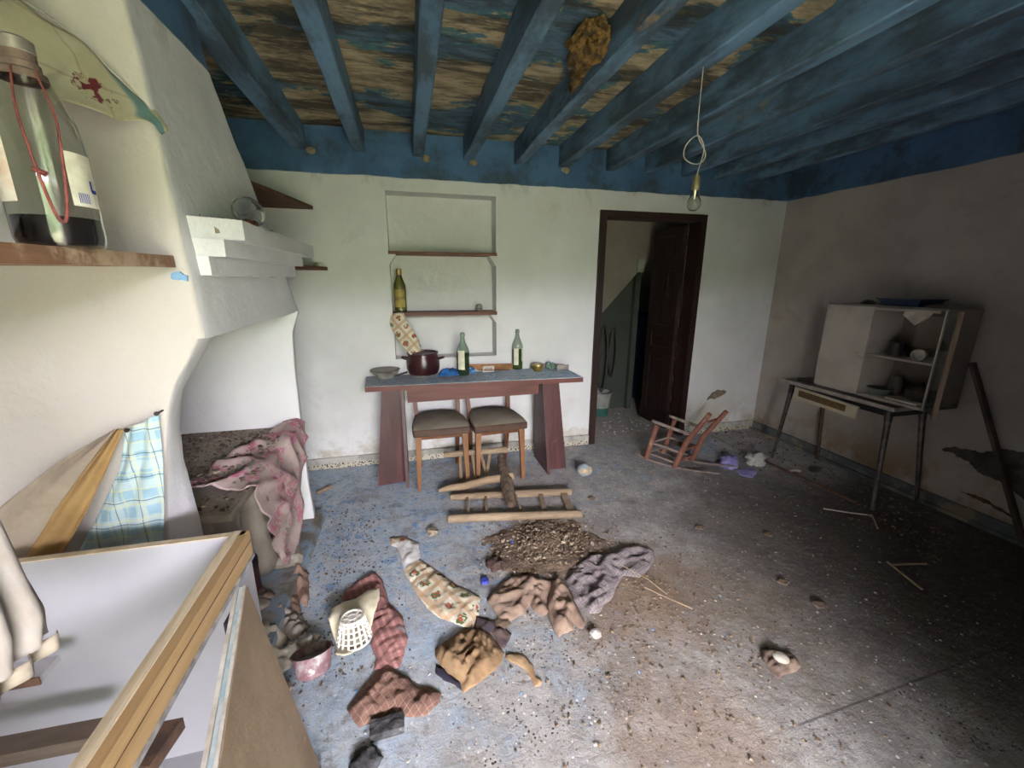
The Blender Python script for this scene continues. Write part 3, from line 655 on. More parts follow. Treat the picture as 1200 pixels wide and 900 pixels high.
def two_tone(name, zc, c_up, c_dn):
    g = G(name); X = g.xyz(); col = g.mix(g.step(X[2], zc-.004, zc+.004), hexc(c_dn), hexc(c_up))
    col = g.mix(g.math('MULTIPLY', g.step(g.noise(30, 6, .7), .55, .68), .4), col, hexc('9a9c8c')); 
    m = g.done(col, .12, None); m.node_tree.nodes['Principled BSDF'].inputs['Transmission Weight'].default_value = .35; return m
M_b1 = two_tone('bottle_green_left', .185, '8fa393', '33452c')
M_b2 = two_tone('bottle_green_right', .175, '95a092', '3c5222')
d1 = math.atan2(-3, -.4)
b1 = (0.4, 3.196, 0.757); b2 = (0.875, 3.324, 0.757)
bottle('liquor_bottle', T3(b1), .335, .050, M_b1, .0155, .54, [(d1-.85, d1+.25, .05, .20, M_labelp)], lab='green glass bottle with a torn pale label, left one on the table')
bottle('liquor_bottle', T3(b2), .335, .047, M_b2, .0150, .56, [(d1-.75, d1+.1, .04, .18, M_labelp), (d1+.75, d1+1.3, .07, .18, M_labelp)], lab='green bottle with two peeling white label strips, right one on the table')
nb = (-.065+.012, D+.045, 1.241)
t = bottle('liquor_bottle', nb, .325, .046, two_tone('bottle_amber', .02, '6f6c3c', '4b4a2a'), .0165, .58, [(d1-.95, d1+1.0, .04, .175, M_labely)], cap=M_gold, lab='yellow labelled bottle standing on the niche shelf at the left')
def text(body, size, M, mat, parent, name='lettering'):
    cu = bpy.data.curves.new(name, 'FONT'); cu.body = body; cu.size = size; cu.align_x = 'CENTER'; cu.extrude = .0004
    o = bpy.data.objects.new('tmp', cu); me = bpy.data.meshes.new_from_object(o); me.name = name; bpy.data.objects.remove(o)
    me.transform(M); o = bpy.data.objects.new(name, me); COL.objects.link(o); me.materials.append(mat); o.parent = parent
    me.transform(Matrix.Translation(-Vector(parent.get('org', (0, 0, 0)))))
    return o
text('SOM', .036, Matrix.Translation((nb[0], nb[1]-.0485, nb[2]+.095)) @ Matrix.Rotation(PI/2, 4, 'X'), M_ink, t)
# tin on the niche shelf
bm = NB(); lathe(bm, (.565, D+.04, 1.243), [(0, 0), (.022, 0), (.026, .012), (.027, .03), (.024, .05), (.012, .056), (0, .057)], 18); o = fin('round_pot', bm, simple('pot_grey', '7a7468', '5f594e', 20, .8, .3), smooth=.7, loc=(.565, D+.04, 1.243)); tag(o, 'small round grey pot near the right end of the niche shelf', 'pot')
# plates
pl = (-0.193, 3.181, 0.757)
prof = [(0, .002), (.05, 0), (.055, .006), (.1, .022), (.102, .026), (.055, .012), (0, .01)]
bm = NB(); lathe(bm, (pl[0], pl[1]+.04, TT), [(0, .0), (.05, 0), (.065, .02), (.095, .035), (.097, .039), (.06, .026), (0, .008)], 28)
o = fin('plate', bm, M_plate, smooth=.7, loc=(pl[0], pl[1]+.04, TT)); tag(o, 'white soup plate at the bottom of the stack on the table left', 'plate', 'stack of plates on the table')
bm = NB(); lathe(bm, (pl[0]-.006, pl[1]+.045, TT+.016), [(0, .0), (.05, 0), (.065, .02), (.105, .034), (.107, .038), (.06, .026), (0, .008)], 28)
o = fin('plate', bm, M_plate, smooth=.7, loc=(pl[0]-.006, pl[1]+.045, TT+.016)); tag(o, 'dusty plate in the middle of the stack on the table left', 'plate', 'stack of plates on the table')
bm = NB(); lathe(bm, (pl[0]-.002, pl[1]+.05, TT+.034), [(0, .0), (.05, 0), (.065, .018), (.109, .028), (.111, .031), (.06, .022), (0, .012)], 28)
o = fin('plate', bm, simple('plate_top_dust', '9d978d', '87817a', 9, .9, .2), smooth=.7, loc=(pl[0]-.002, pl[1]+.05, TT+.034)); tag(o, 'grey dust covered plate on top of the stack on the table', 'plate', 'stack of plates on the table')
# maroon pot with lid
pp = (0.094, 3.204, 0.757); px_, py_ = pp[0], pp[1]+.085
t = thing('enamel_pot', (px_, py_, TT), 'dark maroon enamel cooking pot with two side handles on the table', 'pot')
bm = NB(); lathe(bm, (px_, py_, TT), [(r*1.15, z*1.1) for r, z in [(0, 0), (.08, 0), (.1, .012), (.112, .05), (.112, .1), (.1, .135), (.098, .15), (.106, .155), (.106, .162), (.094, .16), (.092, .14), (.1, .1), (.09, .03), (0, .02)]], 36); fin('body', bm, M_pot, t, smooth=.7)
bm = NB(); lathe(bm, (px_, py_, TT), [(r*1.14, z*1.08) for r, z in [(0, .142), (.05, .146), (.092, .150), (.092, .155), (.05, .151), (0, .147)]], 36); fin('lid', bm, M_pot, t, smooth=.7)
for a in (math.radians(-12), math.radians(168)):
    ca, sa = math.cos(a), math.sin(a); bm = NB()
    tube(bm, [(px_+ca*(.118+d)-sa*w, py_+sa*(.118+d)+ca*w, TT+.125+d*.25) for d, w in ((0, -.035), (.03, -.033), (.045, -.02), (.048, 0), (.045, .02), (.03, .033), (0, .035))], .006, 8); fin('handle', bm, M_pot, t, smooth=True)
for k, (dx, dy) in enumerate(((-.06, -.10), (.0, -.115), (.075, -.09), (.10, -.08), (-.03, -.11))):
    bm = NB(); blob(bm, (px_+dx, py_+dy, TT+.004), .017, .7, 9, 2, k*3, (1.4, .8, .3)); o = fin('plaster_flake', bm, M_chips, loc=(px_+dx, py_+dy, TT)); tag(o, ('leftmost white plaster flake before the maroon pot', 'white plaster flake under the middle of the maroon pot', 'white plaster flake at the right foot of the maroon pot', 'rightmost white plaster flake beside the maroon pot handle', 'white plaster flake second from left before the maroon pot')[k], 'flake', 'plaster flakes before the pot')
# crumpled sheet generator
def crumple(name, outline, z0, h, mat, label, cat, seed=0, foldang=0, fs=9, step=.011, kind=None, th=.0025, lift=None, group=None, fall=.032, base=None):
    pts = []; n = len(outline)
    for i in range(n):
        a = Vector(outline[i]); b = Vector(outline[(i+1)%n]); m = max(1, int((b-a).length/step))
        for k in range(m):
            p = a.lerp(b, k/m); j = Vector((fb((p.x*30, p.y*30, seed)), fb((p.x*30, p.y*30, seed+5))))*.0045; pts.append(p+j)
    xs = [p.x for p in pts]; ys = [p.y for p in pts]; segs = [(pts[i], pts[(i+1)%len(pts)]) for i in range(len(pts))]
    def ed(p):
        b_ = 9
        for a, b in segs:
            ab = b-a; t = max(0, min(1, (p-a).dot(ab)/max(1e-9, ab.length_squared))); b_ = min(b_, (p-a-ab*t).length)
        return b_
    def inside(p):
        c = False
        for a, b in segs:
            if (a.y > p.y) != (b.y > p.y) and p.x < (b.x-a.x)*(p.y-a.y)/(b.y-a.y)+a.x: c = not c
        return c
    V = list(pts); nb_ = len(pts); y = min(ys)
    while y < max(ys):
        x = min(xs)
        while x < max(xs):
            p = Vector((x+random.uniform(-.2, .2)*step, y+random.uniform(-.2, .2)*step))
            if inside(p) and ed(p) > step*.5: V.append(p)
            x += step
        y += step
    r = geometry.delaunay_2d_cdt(V, [(i, (i+1)%nb_) for i in range(nb_)], [], 1, 1e-5)
    bm = NB(); ca, sa = math.cos(foldang), math.sin(foldang); vs = []
    for p in r[0]:
        e = min(1, ed(p)/fall); e = e*e*(3-2*e); u = p.x*ca+p.y*sa; v = -p.x*sa+p.y*ca
        wu = u+.05*noise.noise(Vector((u*5, v*5, seed+2))); wv_ = v+.05*noise.noise(Vector((u*5, v*5, seed+6)))
        f1 = max(0, 1-abs(noise.noise(Vector((wu*fs*.4, wv_*fs*1.3, seed)))*2.4)); f2 = max(0, 1-abs(noise.noise(Vector((wu*fs*1.3+3, wv_*fs*2.9, seed+9)))*2.4))
        f3 = max(0, 1-abs(noise.noise(Vector((wu*fs*3.6+3, wv_*fs*4.7, seed+5)))*2.4))
        z = z0+.003+.78*h*((.12+.88*e)*(.34*f1**2+.34*f2**1.4+.2*f3+.10))+(lift(p) if lift else 0)*e+.0015*fb((p.x*60, p.y*60, seed))
        if base: z += base(p)
        vs.append(bm.verts.new((p.x, p.y, max(z, z0+.001) if base is None else z)))
    for f in r[2]:
        try: bm.faces.new([vs[i] for i in f])
        except Exception: pass
    loc = (sum(xs)/len(xs), sum(ys)/len(ys), z0)
    bm.normal_update()
    if bm.faces and sum(f.normal.z for f in bm.faces) < 0: bmesh.ops.reverse_faces(bm, faces=bm.faces)
    me = bpy.data.meshes.new(name); bmesh.ops.translate(bm, verts=bm.verts, vec=-Vector(loc)); bm.to_mesh(me); bm.free(); me.materials.append(mat)
    for p in me.polygons: p.use_smooth = True
    o = bpy.data.objects.new(name, me); COL.objects.link(o); o.location = loc; o['org'] = loc
    md = o.modifiers.new('thick', 'SOLIDIFY'); md.thickness = th; md.offset = 1
    if label: tag(o, label, cat, group, kind)
    return o
crumple('plastic_bag', [(.20, 3.16), (.26, 3.13), (.34, 3.15), (.42, 3.17), (.50, 3.20), (.52, 3.23), (.50, 3.28), (.44, 3.285), (.34, 3.28), (.22, 3.27)], TT, .085, M_bluebag, 'crumpled bright blue plastic bag lying on the table between pot and bottles', 'bag', 4, fs=16, step=.010)
bm = NB(); bar(bm, (.44, 3.262, .800), (.82, 3.262, .792), .004, .05); bar(bm, (.44, 3.255, TT+.028), (.80, 3.25, TT+.012), .05, .003)
o = fin('cardboard_flap', bm, M_card, loc=(.6, 3.26, TT)); tag(o, 'torn piece of brown cardboard propped behind the bottles on the table', 'cardboard')
bm = NB(); hexa(bm, [(.43, 3.20, TT+.02), (.56, 3.20, TT+.018), (.56, 3.21, TT+.018), (.43, 3.21, TT+.02)], [(.43, 3.225, TT+.055), (.50, 3.225, TT+.035), (.50, 3.232, TT+.035), (.43, 3.232, TT+.055)]); o = fin('paper_scrap', bm, M_paper, loc=(.5, 3.21, TT+.01)); tag(o, 'white torn paper scrap on the blue bag right of the left bottle', 'paper')
p_ = (0.616, 3.244, 0.757); bm = NB(); box(bm, p_[0]-.05, p_[1], TT, p_[0]+.045, p_[1]+.06, TT+.05); bmesh.ops.rotate(bm, verts=bm.verts, cent=p_, matrix=Matrix.Rotation(.12, 3, 'Z'))
t = thing('small_box', T3(p_), 'small dusty whitish paper box on the table between the two bottles', 'box'); fin('body', bm, M_paper, t, bevel=.002)
bm = NB(); box(bm, p_[0]-.04, p_[1]-.004, TT+.008, p_[0]+.03, p_[1]+.002, TT+.034); bmesh.ops.rotate(bm, verts=bm.verts, cent=p_, matrix=Matrix.Rotation(.12, 3, 'Z')); fin('printed_front', bm, simple('box_print', 'a99c93', '95887e', 40, .9, .1), t)
p_ = (1.019, 3.153, 0.757); cxy = (p_[0], p_[1]+.045, TT); t = thing('sugar_bowl', cxy, 'round brass coloured bowl full of dust on the table right of the bottles', 'bowl')
bm = NB(); lathe(bm, cxy, [(0, 0), (.032, 0), (.046, .02), (.05, .04), (.05, .062), (.047, .062), (.045, .04), (0, .035)], 28); fin('bowl', bm, M_gold, t, smooth=.7)
bm = NB(); lathe(bm, cxy, [(.0505, .046), (.052, .047), (.052, .06), (.0505, .062)], 28); fin('rim_band', bm, simple('brass_bright', 'a08d58', '8a7748', 15, .3, .1, metal=.6), t, smooth=.7)
bm = NB(); lathe(bm, cxy, [(.047, .058), (.03, .07), (0, .078)], 28); fin('dust_heap', bm, M_dust, t, smooth=True)
p_ = (1.148, 3.235, 0.757); bm = NB(); blob(bm, (p_[0], p_[1], TT+.03), .038, .5, 14, 3, 7, (1.1, .8, .85)); o = fin('foil_ball', bm, M_greenrag, loc=T3(p_)); tag(o, 'crumpled ball of green and white wrapper near the right end of the table', 'wrapper')
p_ = (1.218, 3.16, 0.757)
bm = NB(); M_ = Matrix.Rotation(PI/2, 4, 'Y') @ Matrix.Rotation(.3, 4, 'X'); lathe(bm, (p_[0]-.045, p_[1]+.01, TT+.03), [(0, 0), (.028, .005), (.03, .02), (.028, .06), (.02, .075), (.026, .1), (.02, .1), (.016, .076), (.024, .06), (0, .02)], 18, M_)
o = fin('broken_jug', bm, simple('jug_dusty', '9d938b', '847a72', 18, .8, .4), smooth=.7, loc=T3(p_)); tag(o, 'small dusty jug lying on its side at the right end of the table', 'jug')
p_ = (-.09, 3.24, 0); bm = NB(); tube(bm, [(p_[0]-.1, p_[1]+.02, TT+.01), (p_[0]-.02, p_[1], TT+.012), (p_[0]+.06, p_[1]+.01, TT+.03)], [.004, .006, .009], 8); o = fin('spoon', bm, M_iron, loc=T3(p_)); tag(o, 'dull grey spoon lying between the plates and the maroon pot', 'spoon')
# flowered cloth hanging from the niche shelf into the pot
rows = [((-.125, 1.238, D-.02), (-.035, 1.24, D-.022)), ((-.145, 1.16, D-.03), (-.005, 1.17, D-.04)), ((-.12, 1.10, D-.06), (.03, 1.11, D-.06)), ((-.075, 1.02, D-.12), (.065, 1.04, D-.10)), ((.0, .94, D-.19), (.085, .965, D-.155))]
bm = NB(); nr, nc = 28, 14; vs = []
for i in range(nr+1):
    t_ = i/nr*(len(rows)-1); k = min(int(t_), len(rows)-2); f = t_-k; row = []
    for j in range(nc+1):
        s = j/nc; L = [rows[k][0][q]*(1-f)+rows[k+1][0][q]*f for q in range(3)]; R_ = [rows[k][1][q]*(1-f)+rows[k+1][1][q]*f for q in range(3)]
        p = [L[q]*(1-s)+R_[q]*s for q in range(3)]; row.append(bm.verts.new((p[0], p[2]+.01*math.sin(s*9+i*.15)+.004*fb((s*4, i*.3, 0)), p[1])))
    vs.append(row)
for i in range(nr):
    for j in range(nc): bm.faces.new((vs[i][j], vs[i][j+1], vs[i+1][j+1], vs[i+1][j]))
M_flor_h = floral_mat('floral_hanging', 'xz', .085, 40)
o = fin('flowered_cloth', bm, M_flor_h, smooth=True, loc=(-.07, D-.03, 1.24)); tag(o, 'flowered cream cloth strip hanging from the niche shelf down to the pot', 'cloth')
o.modifiers.new('t', 'SOLIDIFY').thickness = .002

# ================================================================== RIGHT SIDE: METAL LEGGED DESK AND OLD HUTCH
dk = thing('desk', (3.2, 2.27, 0), 'narrow table with splayed metal legs standing askew against the right wall', 'desk')
bm = NB(); box(bm, 3.005, 1.865, .682, 3.405, 2.70, .700); fin('tabletop', bm, M_desk, dk, bevel=.002)
bm = NB(); box(bm, 2.995, 1.855, .676, 3.005, 2.71, .702); box(bm, 3.005, 1.855, .676, 3.405, 1.865, .702); fin('edging', bm, M_deskedge, dk)
bm = NB(); box(bm, 3.05, 1.91, .62, 3.07, 2.66, .682); box(bm, 3.07, 1.91, .62, 3.38, 1.93, .682); box(bm, 3.07, 2.64, .62, 3.38, 2.66, .682); fin('apron', bm, M_black, dk)
for tx, ty, fx, fy, m in ((3.055, 1.92, 2.955, 1.82, M_metalleg), (3.055, 2.64, 3.01, 2.68, M_metalleg), (3.37, 1.93, 3.39, 1.84, M_metalleg), (3.36, 2.62, 3.366, 2.56, M_rust)):
    tp = Vector((tx, ty, .68)); ft = Vector((fx, fy, 0)); d = ft-tp
    bm = NB(); tube(bm, [tp+d*.12, ft], [.019, .012], 14); lg = fin('leg', bm, m, dk, smooth=.7)
    bm = NB(); tube(bm, [tp, tp+d*.13], [.024, .021], 14); fin('leg_collar', bm, M_black, lg, smooth=.7)
# hanging vented drawer front
t = thing('vent_panel', (2.975, 2.3, .6), 'cream panel with a brown mesh strip hanging askew under the desk top', 'panel')
def hp(y, z, dx=0): return (2.985-dx, y, z)
A = [(2.545, .675), (2.05, .655), (2.055, .565), (2.545, .585)]
bm = NB(); hexa(bm, [(2.965, y, z) for y, z in A], [(2.98, y, z) for y, z in A]); fin('panel_frame', bm, M_tinwhite, t, bevel=.002)
A = [(2.50, .655), (2.13, .641), (2.133, .595), (2.50, .608)]
bm = NB(); hexa(bm, [(2.96, y, z) for y, z in A], [(2.966, y, z) for y, z in A]); fin('mesh_strip', bm, M_ventbrown, t)
for y in (2.2, 2.4):
    bm = NB(); bar(bm, (2.98, y, .66), (3.06, y, .672), .015, .015); fin('bracket', bm, M_iron, t)
# hutch
ht = thing('hutch', (3.21, 2.12, .70), 'old cream wall cupboard standing on the desk, open in the middle', 'cupboard')
hx0, hx1, hy0, hy1, hz0, hz1 = 3.08, 3.37, 1.755, 2.485, .705, 1.335
def hb(name, *q, m=M_hutchwhite, bev=.002, par=None):
    bm = NB(); box(bm, *q); return fin(name, bm, m, par or ht, bevel=bev)
hb('top', hx0, hy0, hz1-.015, hx1, hy1, hz1, m=M_hutchside); hb('bottom', hx0, hy0, hz0, hx1, hy1, hz0+.018)
hb('side_panel', hx0, hy0, hz0, hx1, hy0+.016, hz1-.015, m=M_hutchside); hb('side_panel', hx0, hy1-.016, hz0, hx1, hy1, hz1-.015, m=M_hutchside)
hb('back_panel', hx1-.01, hy0, hz0, hx1, hy1, hz1-.015, m=M_hutchback)
hb('divider', hx0, 2.155, hz0+.018, hx1-.01, 2.17, hz1-.015)
hb('shelf', hx0+.005, hy0+.016, .99, hx1-.01, 2.155, 1.003)
hb('face_strip', hx0-.008, 1.95, hz0, hx0, 2.155, hz0+.016); hb('face_strip', hx0-.008, hy0+.02, hz0+.002, hx0, 1.91, hz0+.016)
hb('face_strip', hx0-.008, 1.79, hz1-.03, hx0, 2.16, hz1-.015)
dl = hb('door', hx0-.014, 2.17, hz0+.01, hx0, 2.478, hz1-.012)
hb('door_strip', hx0-.02, 2.15, hz0+.01, hx0-.002, 2.172, hz1-.012)
bm = NB(); blob(bm, (hx0-.02, 2.21, 1.0), .008, 0, 1, 2); fin('knob', bm, M_tinwhite, dl)
# open glazed door hung at the near front corner
a = Vector((hx0-.004, hy0+.004, 0)); b = Vector((2.955, 1.625, 0)); dv = (b-a); nrm = Vector((-dv.y, dv.x, 0)).normalized()
def gd(u0, u1, z0, z1, t0, t1):
    bm = NB(); p0 = a+dv*u0; p1 = a+dv*u1
    hexa(bm, [p0+nrm*t0+Vector((0,0,z0)), p1+nrm*t0+Vector((0,0,z0)), p1+nrm*t1+Vector((0,0,z0)), p0+nrm*t1+Vector((0,0,z0))], [p0+nrm*t0+Vector((0,0,z1)), p1+nrm*t0+Vector((0,0,z1)), p1+nrm*t1+Vector((0,0,z1)), p0+nrm*t1+Vector((0,0,z1))]); return bm
gdo = fin('glazed_door', gd(0, .03, hz0+.01, hz1-.01, -.008, .008), M_hutchwhite, ht)
fin('pane', gd(.03, .9, hz0+.012, hz1-.012, -.002, .002), M_pane, gdo)
fin('edge_strip', gd(.9, 1.0, hz0-.005, hz1-.005, -.009, .009), M_kraft, gdo)
# things in and on the hutch
def pot_at(name, c, prof, mat, label, cat, M=None):
    bm = NB(); lathe(bm, c, prof, 20, M); o = fin(name, bm, mat, smooth=.7, loc=tuple(c)); return tag(o, label, cat)
cup = [(0, 0), (.03, 0), (.034, .006), (.036, .075), (.032, .075), (.03, .008), (0, .006)]
t = pot_at('cup', (3.13, 1.865, 1.04), cup, M_white, 'white cup lying on its side on the hutch shelf', 'cup', Matrix.Rotation(-1.45, 4, 'Y') @ Matrix.Rotation(.3, 4, 'X'))
pot_at('coffee_pot', (3.2, 2.06, 1.003), [(0, 0), (.04, 0), (.045, .03), (.035, .07), (.038, .09), (.02, .1), (.008, .12), (0, .12)], M_darkpot, 'small dark pot on the hutch shelf behind the white cup', 'pot')
pot_at('bowl', (3.24, 1.98, 1.003), [(0, 0), (.03, 0), (.06, .04), (.057, .04), (.02, .006), (0, .006)], M_darkpot, 'dark shallow bowl on the hutch shelf between the pot and the cup', 'bowl')
pot_at('bowl', (3.17, 2.08, .723), [(0, 0), (.04, 0), (.075, .05), (.072, .05), (.02, .006), (0, .006)], simple('bowl_green', '5f6a60', '4c554d', 9, .5), 'greenish bowl in the lower left of the open hutch compartment', 'bowl')
pot_at('jar', (3.27, 2.05, .723), [(0, 0), (.04, 0), (.045, .03), (.045, .1), (.03, .12), (.03, .135), (0, .135)], M_darkpot, 'dark jar behind the greenish bowl in the hutch', 'jar')
pot_at('casserole', (3.22, 1.87, .735), [(0, 0), (.06, 0), (.08, .02), (.085, .07), (.08, .075), (.04, .1), (.01, .105), (.012, .12), (0, .122)], M_darkpot, 'dark lidded casserole at the bottom of the hutch', 'pot')
bm = NB(); box(bm, 3.10, 1.81, .723, 3.30, 1.99, .735); o = fin('tray', bm, M_paper, bevel=.004, loc=(3.2, 1.9, .723)); tag(o, 'pale flat tray under the dark casserole in the hutch', 'tray')
bm = NB(); box(bm, 3.345, 1.83, 1.06, 3.355, 2.06, 1.27); o = fin('picture_board', bm, simple('board_grey', '8a827b', '776f68', 5, .8), bevel=.001, loc=(3.35, 1.94, 1.06)); tag(o, 'pale rectangular board leaning at the back of the hutch above the shelf', 'board')
bm = NB(); A = [(3.15, 1.86, 1.318), (3.15, 2.02, 1.318), (3.13, 2.02, 1.28), (3.128, 1.94, 1.22), (3.13, 1.88, 1.27)]
loft(bm, A, [(x+.002, y, z) for x, y, z in A]); o = fin('paper_doily', bm, M_paper, loc=(3.14, 1.94, 1.318)); tag(o, 'torn pale paper edging hanging in a point inside the hutch top', 'paper')
t = thing('plastic_tray', (3.2, 2.02, 1.335), 'dark blue flared plastic tray upside down on top of the hutch', 'tray')
bm = NB(); hexa(bm, [(3.1, 1.93, 1.336), (3.28, 1.93, 1.336), (3.28, 2.13, 1.336), (3.1, 2.13, 1.336)], [(3.08, 1.91, 1.375), (3.3, 1.91, 1.375), (3.3, 2.15, 1.375), (3.08, 2.15, 1.375)]); fin('body', bm, M_bowlblue, t, bevel=.004)
bm = NB(); box(bm, 3.07, 1.90, 1.375, 3.31, 2.16, 1.382); fin('rim', bm, M_bowlblue, t)
pot_at('bowl', (3.16, 2.27, 1.335), [(0, .03), (.02, .03), (.045, .012), (.05, 0), (.046, 0), (0, .024)], M_darkpot, 'small dark upturned bowl on top of the hutch left of the blue tray', 'bowl')
crumple('dusty_cloth', [(3.12, 1.80), (3.36, 1.80), (3.36, 2.2), (3.3, 2.24), (3.14, 1.9)], 1.336, .02, M_dust, 'thin grey dusty cloth lying on top of the hutch behind the blue tray', 'cloth', 3, fs=12)
pot_at('ashtray', (3.09, 2.60, .701), [(0, 0), (.03, 0), (.04, .02), (.036, .02), (.02, .006), (0, .006)], M_darkpot, 'small dark dish on the desk left of the hutch', 'dish')
# stick leaning on the wall
bm = NB(); bar(bm, (3.405, 1.76, 1.0), (3.36, 1.30, .03), .035, .02); o = fin('leaning_batten', bm, wood('batten_dark', '5c5048', '453b34', 'z', 12, .8), loc=(3.36, 1.3, 0), bevel=.002); tag(o, 'dark wooden batten leaning on the right wall beside the hutch', 'batten')

# ================================================================== ROCKING CHAIR
rc = thing('rocking_chair', (2.06, 2.76, 0), 'small broken reddish wooden rocking chair facing left near the doorway', 'chair')
def tb_(name, pts, r, m, par=rc, seg=10):
    bm = NB(); tube(bm, pts, r, seg); return fin(name, bm, m, par, smooth=.7)
N = lambda t: Vector((1.908, 2.888, 0)).lerp(Vector((2.042, 2.686, 0)), t)      # near side line (front leg 0, back leg 1)
Q = Vector((.215, .075, 0))                                                     # to the far side
def side(off):
    rk = [N(-.40)+off+Vector((0, 0, .035)), N(-.1)+off+Vector((0, 0, .016)), N(.4)+off+Vector((0, 0, .008)), N(1.0)+off+Vector((0, 0, .012)), N(1.6)+off+Vector((0, 0, .03)), N(2.4)+off+Vector((0, 0, .07))]
    tb_('rocker', rk, [.007, .009, .010, .010, .009, .006], M_rockgrey)
    tb_('leg', [N(.0)+off+Vector((0, 0, .012)), N(.28)+off+Vector((0, 0, .335))], [.021, .019], M_rock)
    tb_('back_post', [N(1.0)+off+Vector((0, 0, .015)), N(1.3)+off+Vector((0, 0, .25)), N(1.9)+off+Vector((0, 0, .50 if off.length else .52))], [.021, .022, .017], M_rock)
    tb_('armrest', [N(.1)+off+Vector((0, 0, .36)), N(.5)+off+Vector((0, 0, .345)), N(1.4)+off+Vector((0, 0, .318))], [.012, .014, .012], M_rockgrey)
side(Vector((0, 0, 0))); side(Q)
for u, z, m in ((.15, .17, M_rockgrey), (.08, .08, M_rockgrey), (1.15, .16, M_rock), (1.08, .07, M_rock), (1.65, .42, M_rock)):
    tb_('rung', [N(u)+Vector((0, 0, z)), N(u)+Q+Vector((0, 0, z))], .010, m)
for off in (Vector((0, 0, 0)), Q):
    tb_('rung', [N(.12)+off+Vector((0, 0, .17)), N(1.15)+off+Vector((0, 0, .15))], .012, M_rockgrey); tb_('rung', [N(.05)+off+Vector((0, 0, .07)), N(1.05)+off+Vector((0, 0, .05))], .009, M_rockgrey)
bm = NB(); A = [N(.5)+Q*.45, N(1.1)+Q*.4, N(1.1)+Q*.95, N(.6)+Q*.9]; hexa(bm, [p+Vector((0, 0, .158)) for p in A], [p+Vector((0, 0, .166)) for p in A]); roughen(bm, .01, 20, 3); fin('seat_remnant', bm, M_bark, rc)

# ================================================================== BROKEN FURNITURE ON THE FLOOR
ff = thing('fallen_ladder_frame', (.6, 2.4, 0), 'flat wooden ladder-like chair frame lying on the floor before the table', 'chair frame')
tb_('rail', [(.175, 2.335, .028), (.45, 2.29, .03), (.75, 2.24, .029), (1.015, 2.195, .027)], [.026, .028, .027, .024], M_oldwood, ff)
tb_('rail', [(.215, 2.60, .026), (.6, 2.55, .028), (.9, 2.50, .03), (1.055, 2.475, .03)], [.022, .026, .028, .026], M_oldwood, ff)
for (x0, y0), (x1, y1), w in (((.30, 2.33), (.33, 2.58), .016), ((.42, 2.31), (.455, 2.565), .018), ((.64, 2.28), (.66, 2.54), .014), ((.785, 2.245), (.84, 2.515), .03), ((.955, 2.215), (1.0, 2.49), .045)):
    bm = NB(); bar(bm, (x0, y0, .03), (x1, y1, .032), w, .012); fin('rung', bm, M_oldwood, ff, bevel=.002)
bc = thing('broken_chair', (.45, 2.8, 0), 'wreck of a rustic chair with pale slats tipped against the table legs', 'chair')
tb_('top_rail', [(.20, 2.90, .215), (.4, 2.885, .222), (.68, 2.86, .228)], [.024, .022, .026], M_oldwood, bc)
for x0, x1, zb, y1 in ((.27, .27, .01, 2.86), (.36, .38, .01, 2.82), (.43, .47, .01, 2.86), (.50, .46, .01, 2.84)):
    bm = NB(); bar(bm, (x0+.05, 2.885, .215), (x1+.05, y1, .012), .02, .014); fin('slat', bm, M_oldwoodz, bc, bevel=.002)
tb_('bark_post', [(.62, 2.80, .20), (.605, 2.68, .165), (.60, 2.5, .11), (.59, 2.36, .055)], [.03, .038, .046, .032], M_bark, bc, 12)
bm = NB(); tube(bm, [Vector((.145, 2.70, .035)).lerp(Vector((.66, 2.575, .155)), k/6)+Vector((0, 0, .006*math.sin(k*2))) for k in range(7)], [.014, .024, .026, .027, .028, .029, .028], 12)
o = fin('loose_log', bm, M_log, smooth=.8, loc=(.145, 2.7, 0)); tag(o, 'peeled pale log lying across the broken chair pieces', 'log')

# ================================================================== LEFT: SHELF, BOTTLE, VALANCE, CABINET
bm = NB(); hexa(bm, [(LX, -.2, 1.49), (-.52, -.2, 1.49), (-.632, 1.405, 1.518), (LX, 1.405, 1.518)], [(LX, -.2, 1.522), (-.52, -.2, 1.522), (-.632, 1.405, 1.549), (LX, 1.405, 1.549)])
grid_refine(bm, .12, 4); bm.normal_update()
for v in bm.verts: v.co += Vector((fb(v.co, 6)*.003, 0, fb(v.co, 5)*.002))
o = fin('plank_shelf', bm, M_plank, loc=(-.9, .6, 1.5), smooth=.6); tag(o, 'rough dusty plank shelf at the left, carrying the big plastic bottle', 'shelf')
bx_, by_, bz_ = -.625, 1.0, 1.5405
bt = thing('plastic_bottle', (bx_, by_, bz_), 'large clear plastic bottle with black dregs and a red cord around its neck', 'bottle')
k = .40
prof = [(0, .006), (.04, 0), (.058, .004), (.062, .02), (.0615, .2), (.056, .25), (.045, .29), (.031, .325), (.021, .345), (.02, .37)]
inner = [(r-.0015, z) for r, z in reversed(prof[2:])]
bm = NB(); lathe(bm, (bx_, by_, bz_), prof+inner+[(0, .0085)], 40); fin('body', bm, M_pet, bt, smooth=.7)
bm = NB(); lathe(bm, (bx_, by_, bz_), [(0, .009), (.056, .009), (.0598, .022), (.0596, .062), (0, .062)], 40); fin('dregs', bm, M_liquid, bt, smooth=.7)
bm = NB(); lathe(bm, (bx_, by_, bz_), [(.0225, .325), (.034, .322), (.0315, .336), (.0265, .34), (.0265, .352), (.0235, .354), (.0235, .372), (.02, .374)], 30); fin('neck_tape', bm, M_tape, bt, smooth=.7)
bm = NB(); lathe(bm, (bx_, by_, bz_), [(.0235, .370), (.0245, .371), (.0245, .392), (.02, .396), (0, .396)], 30); fin('cap', bm, M_capm, bt, smooth=.7)
va = math.atan2(-by_, -bx_)              # direction from the bottle toward the door
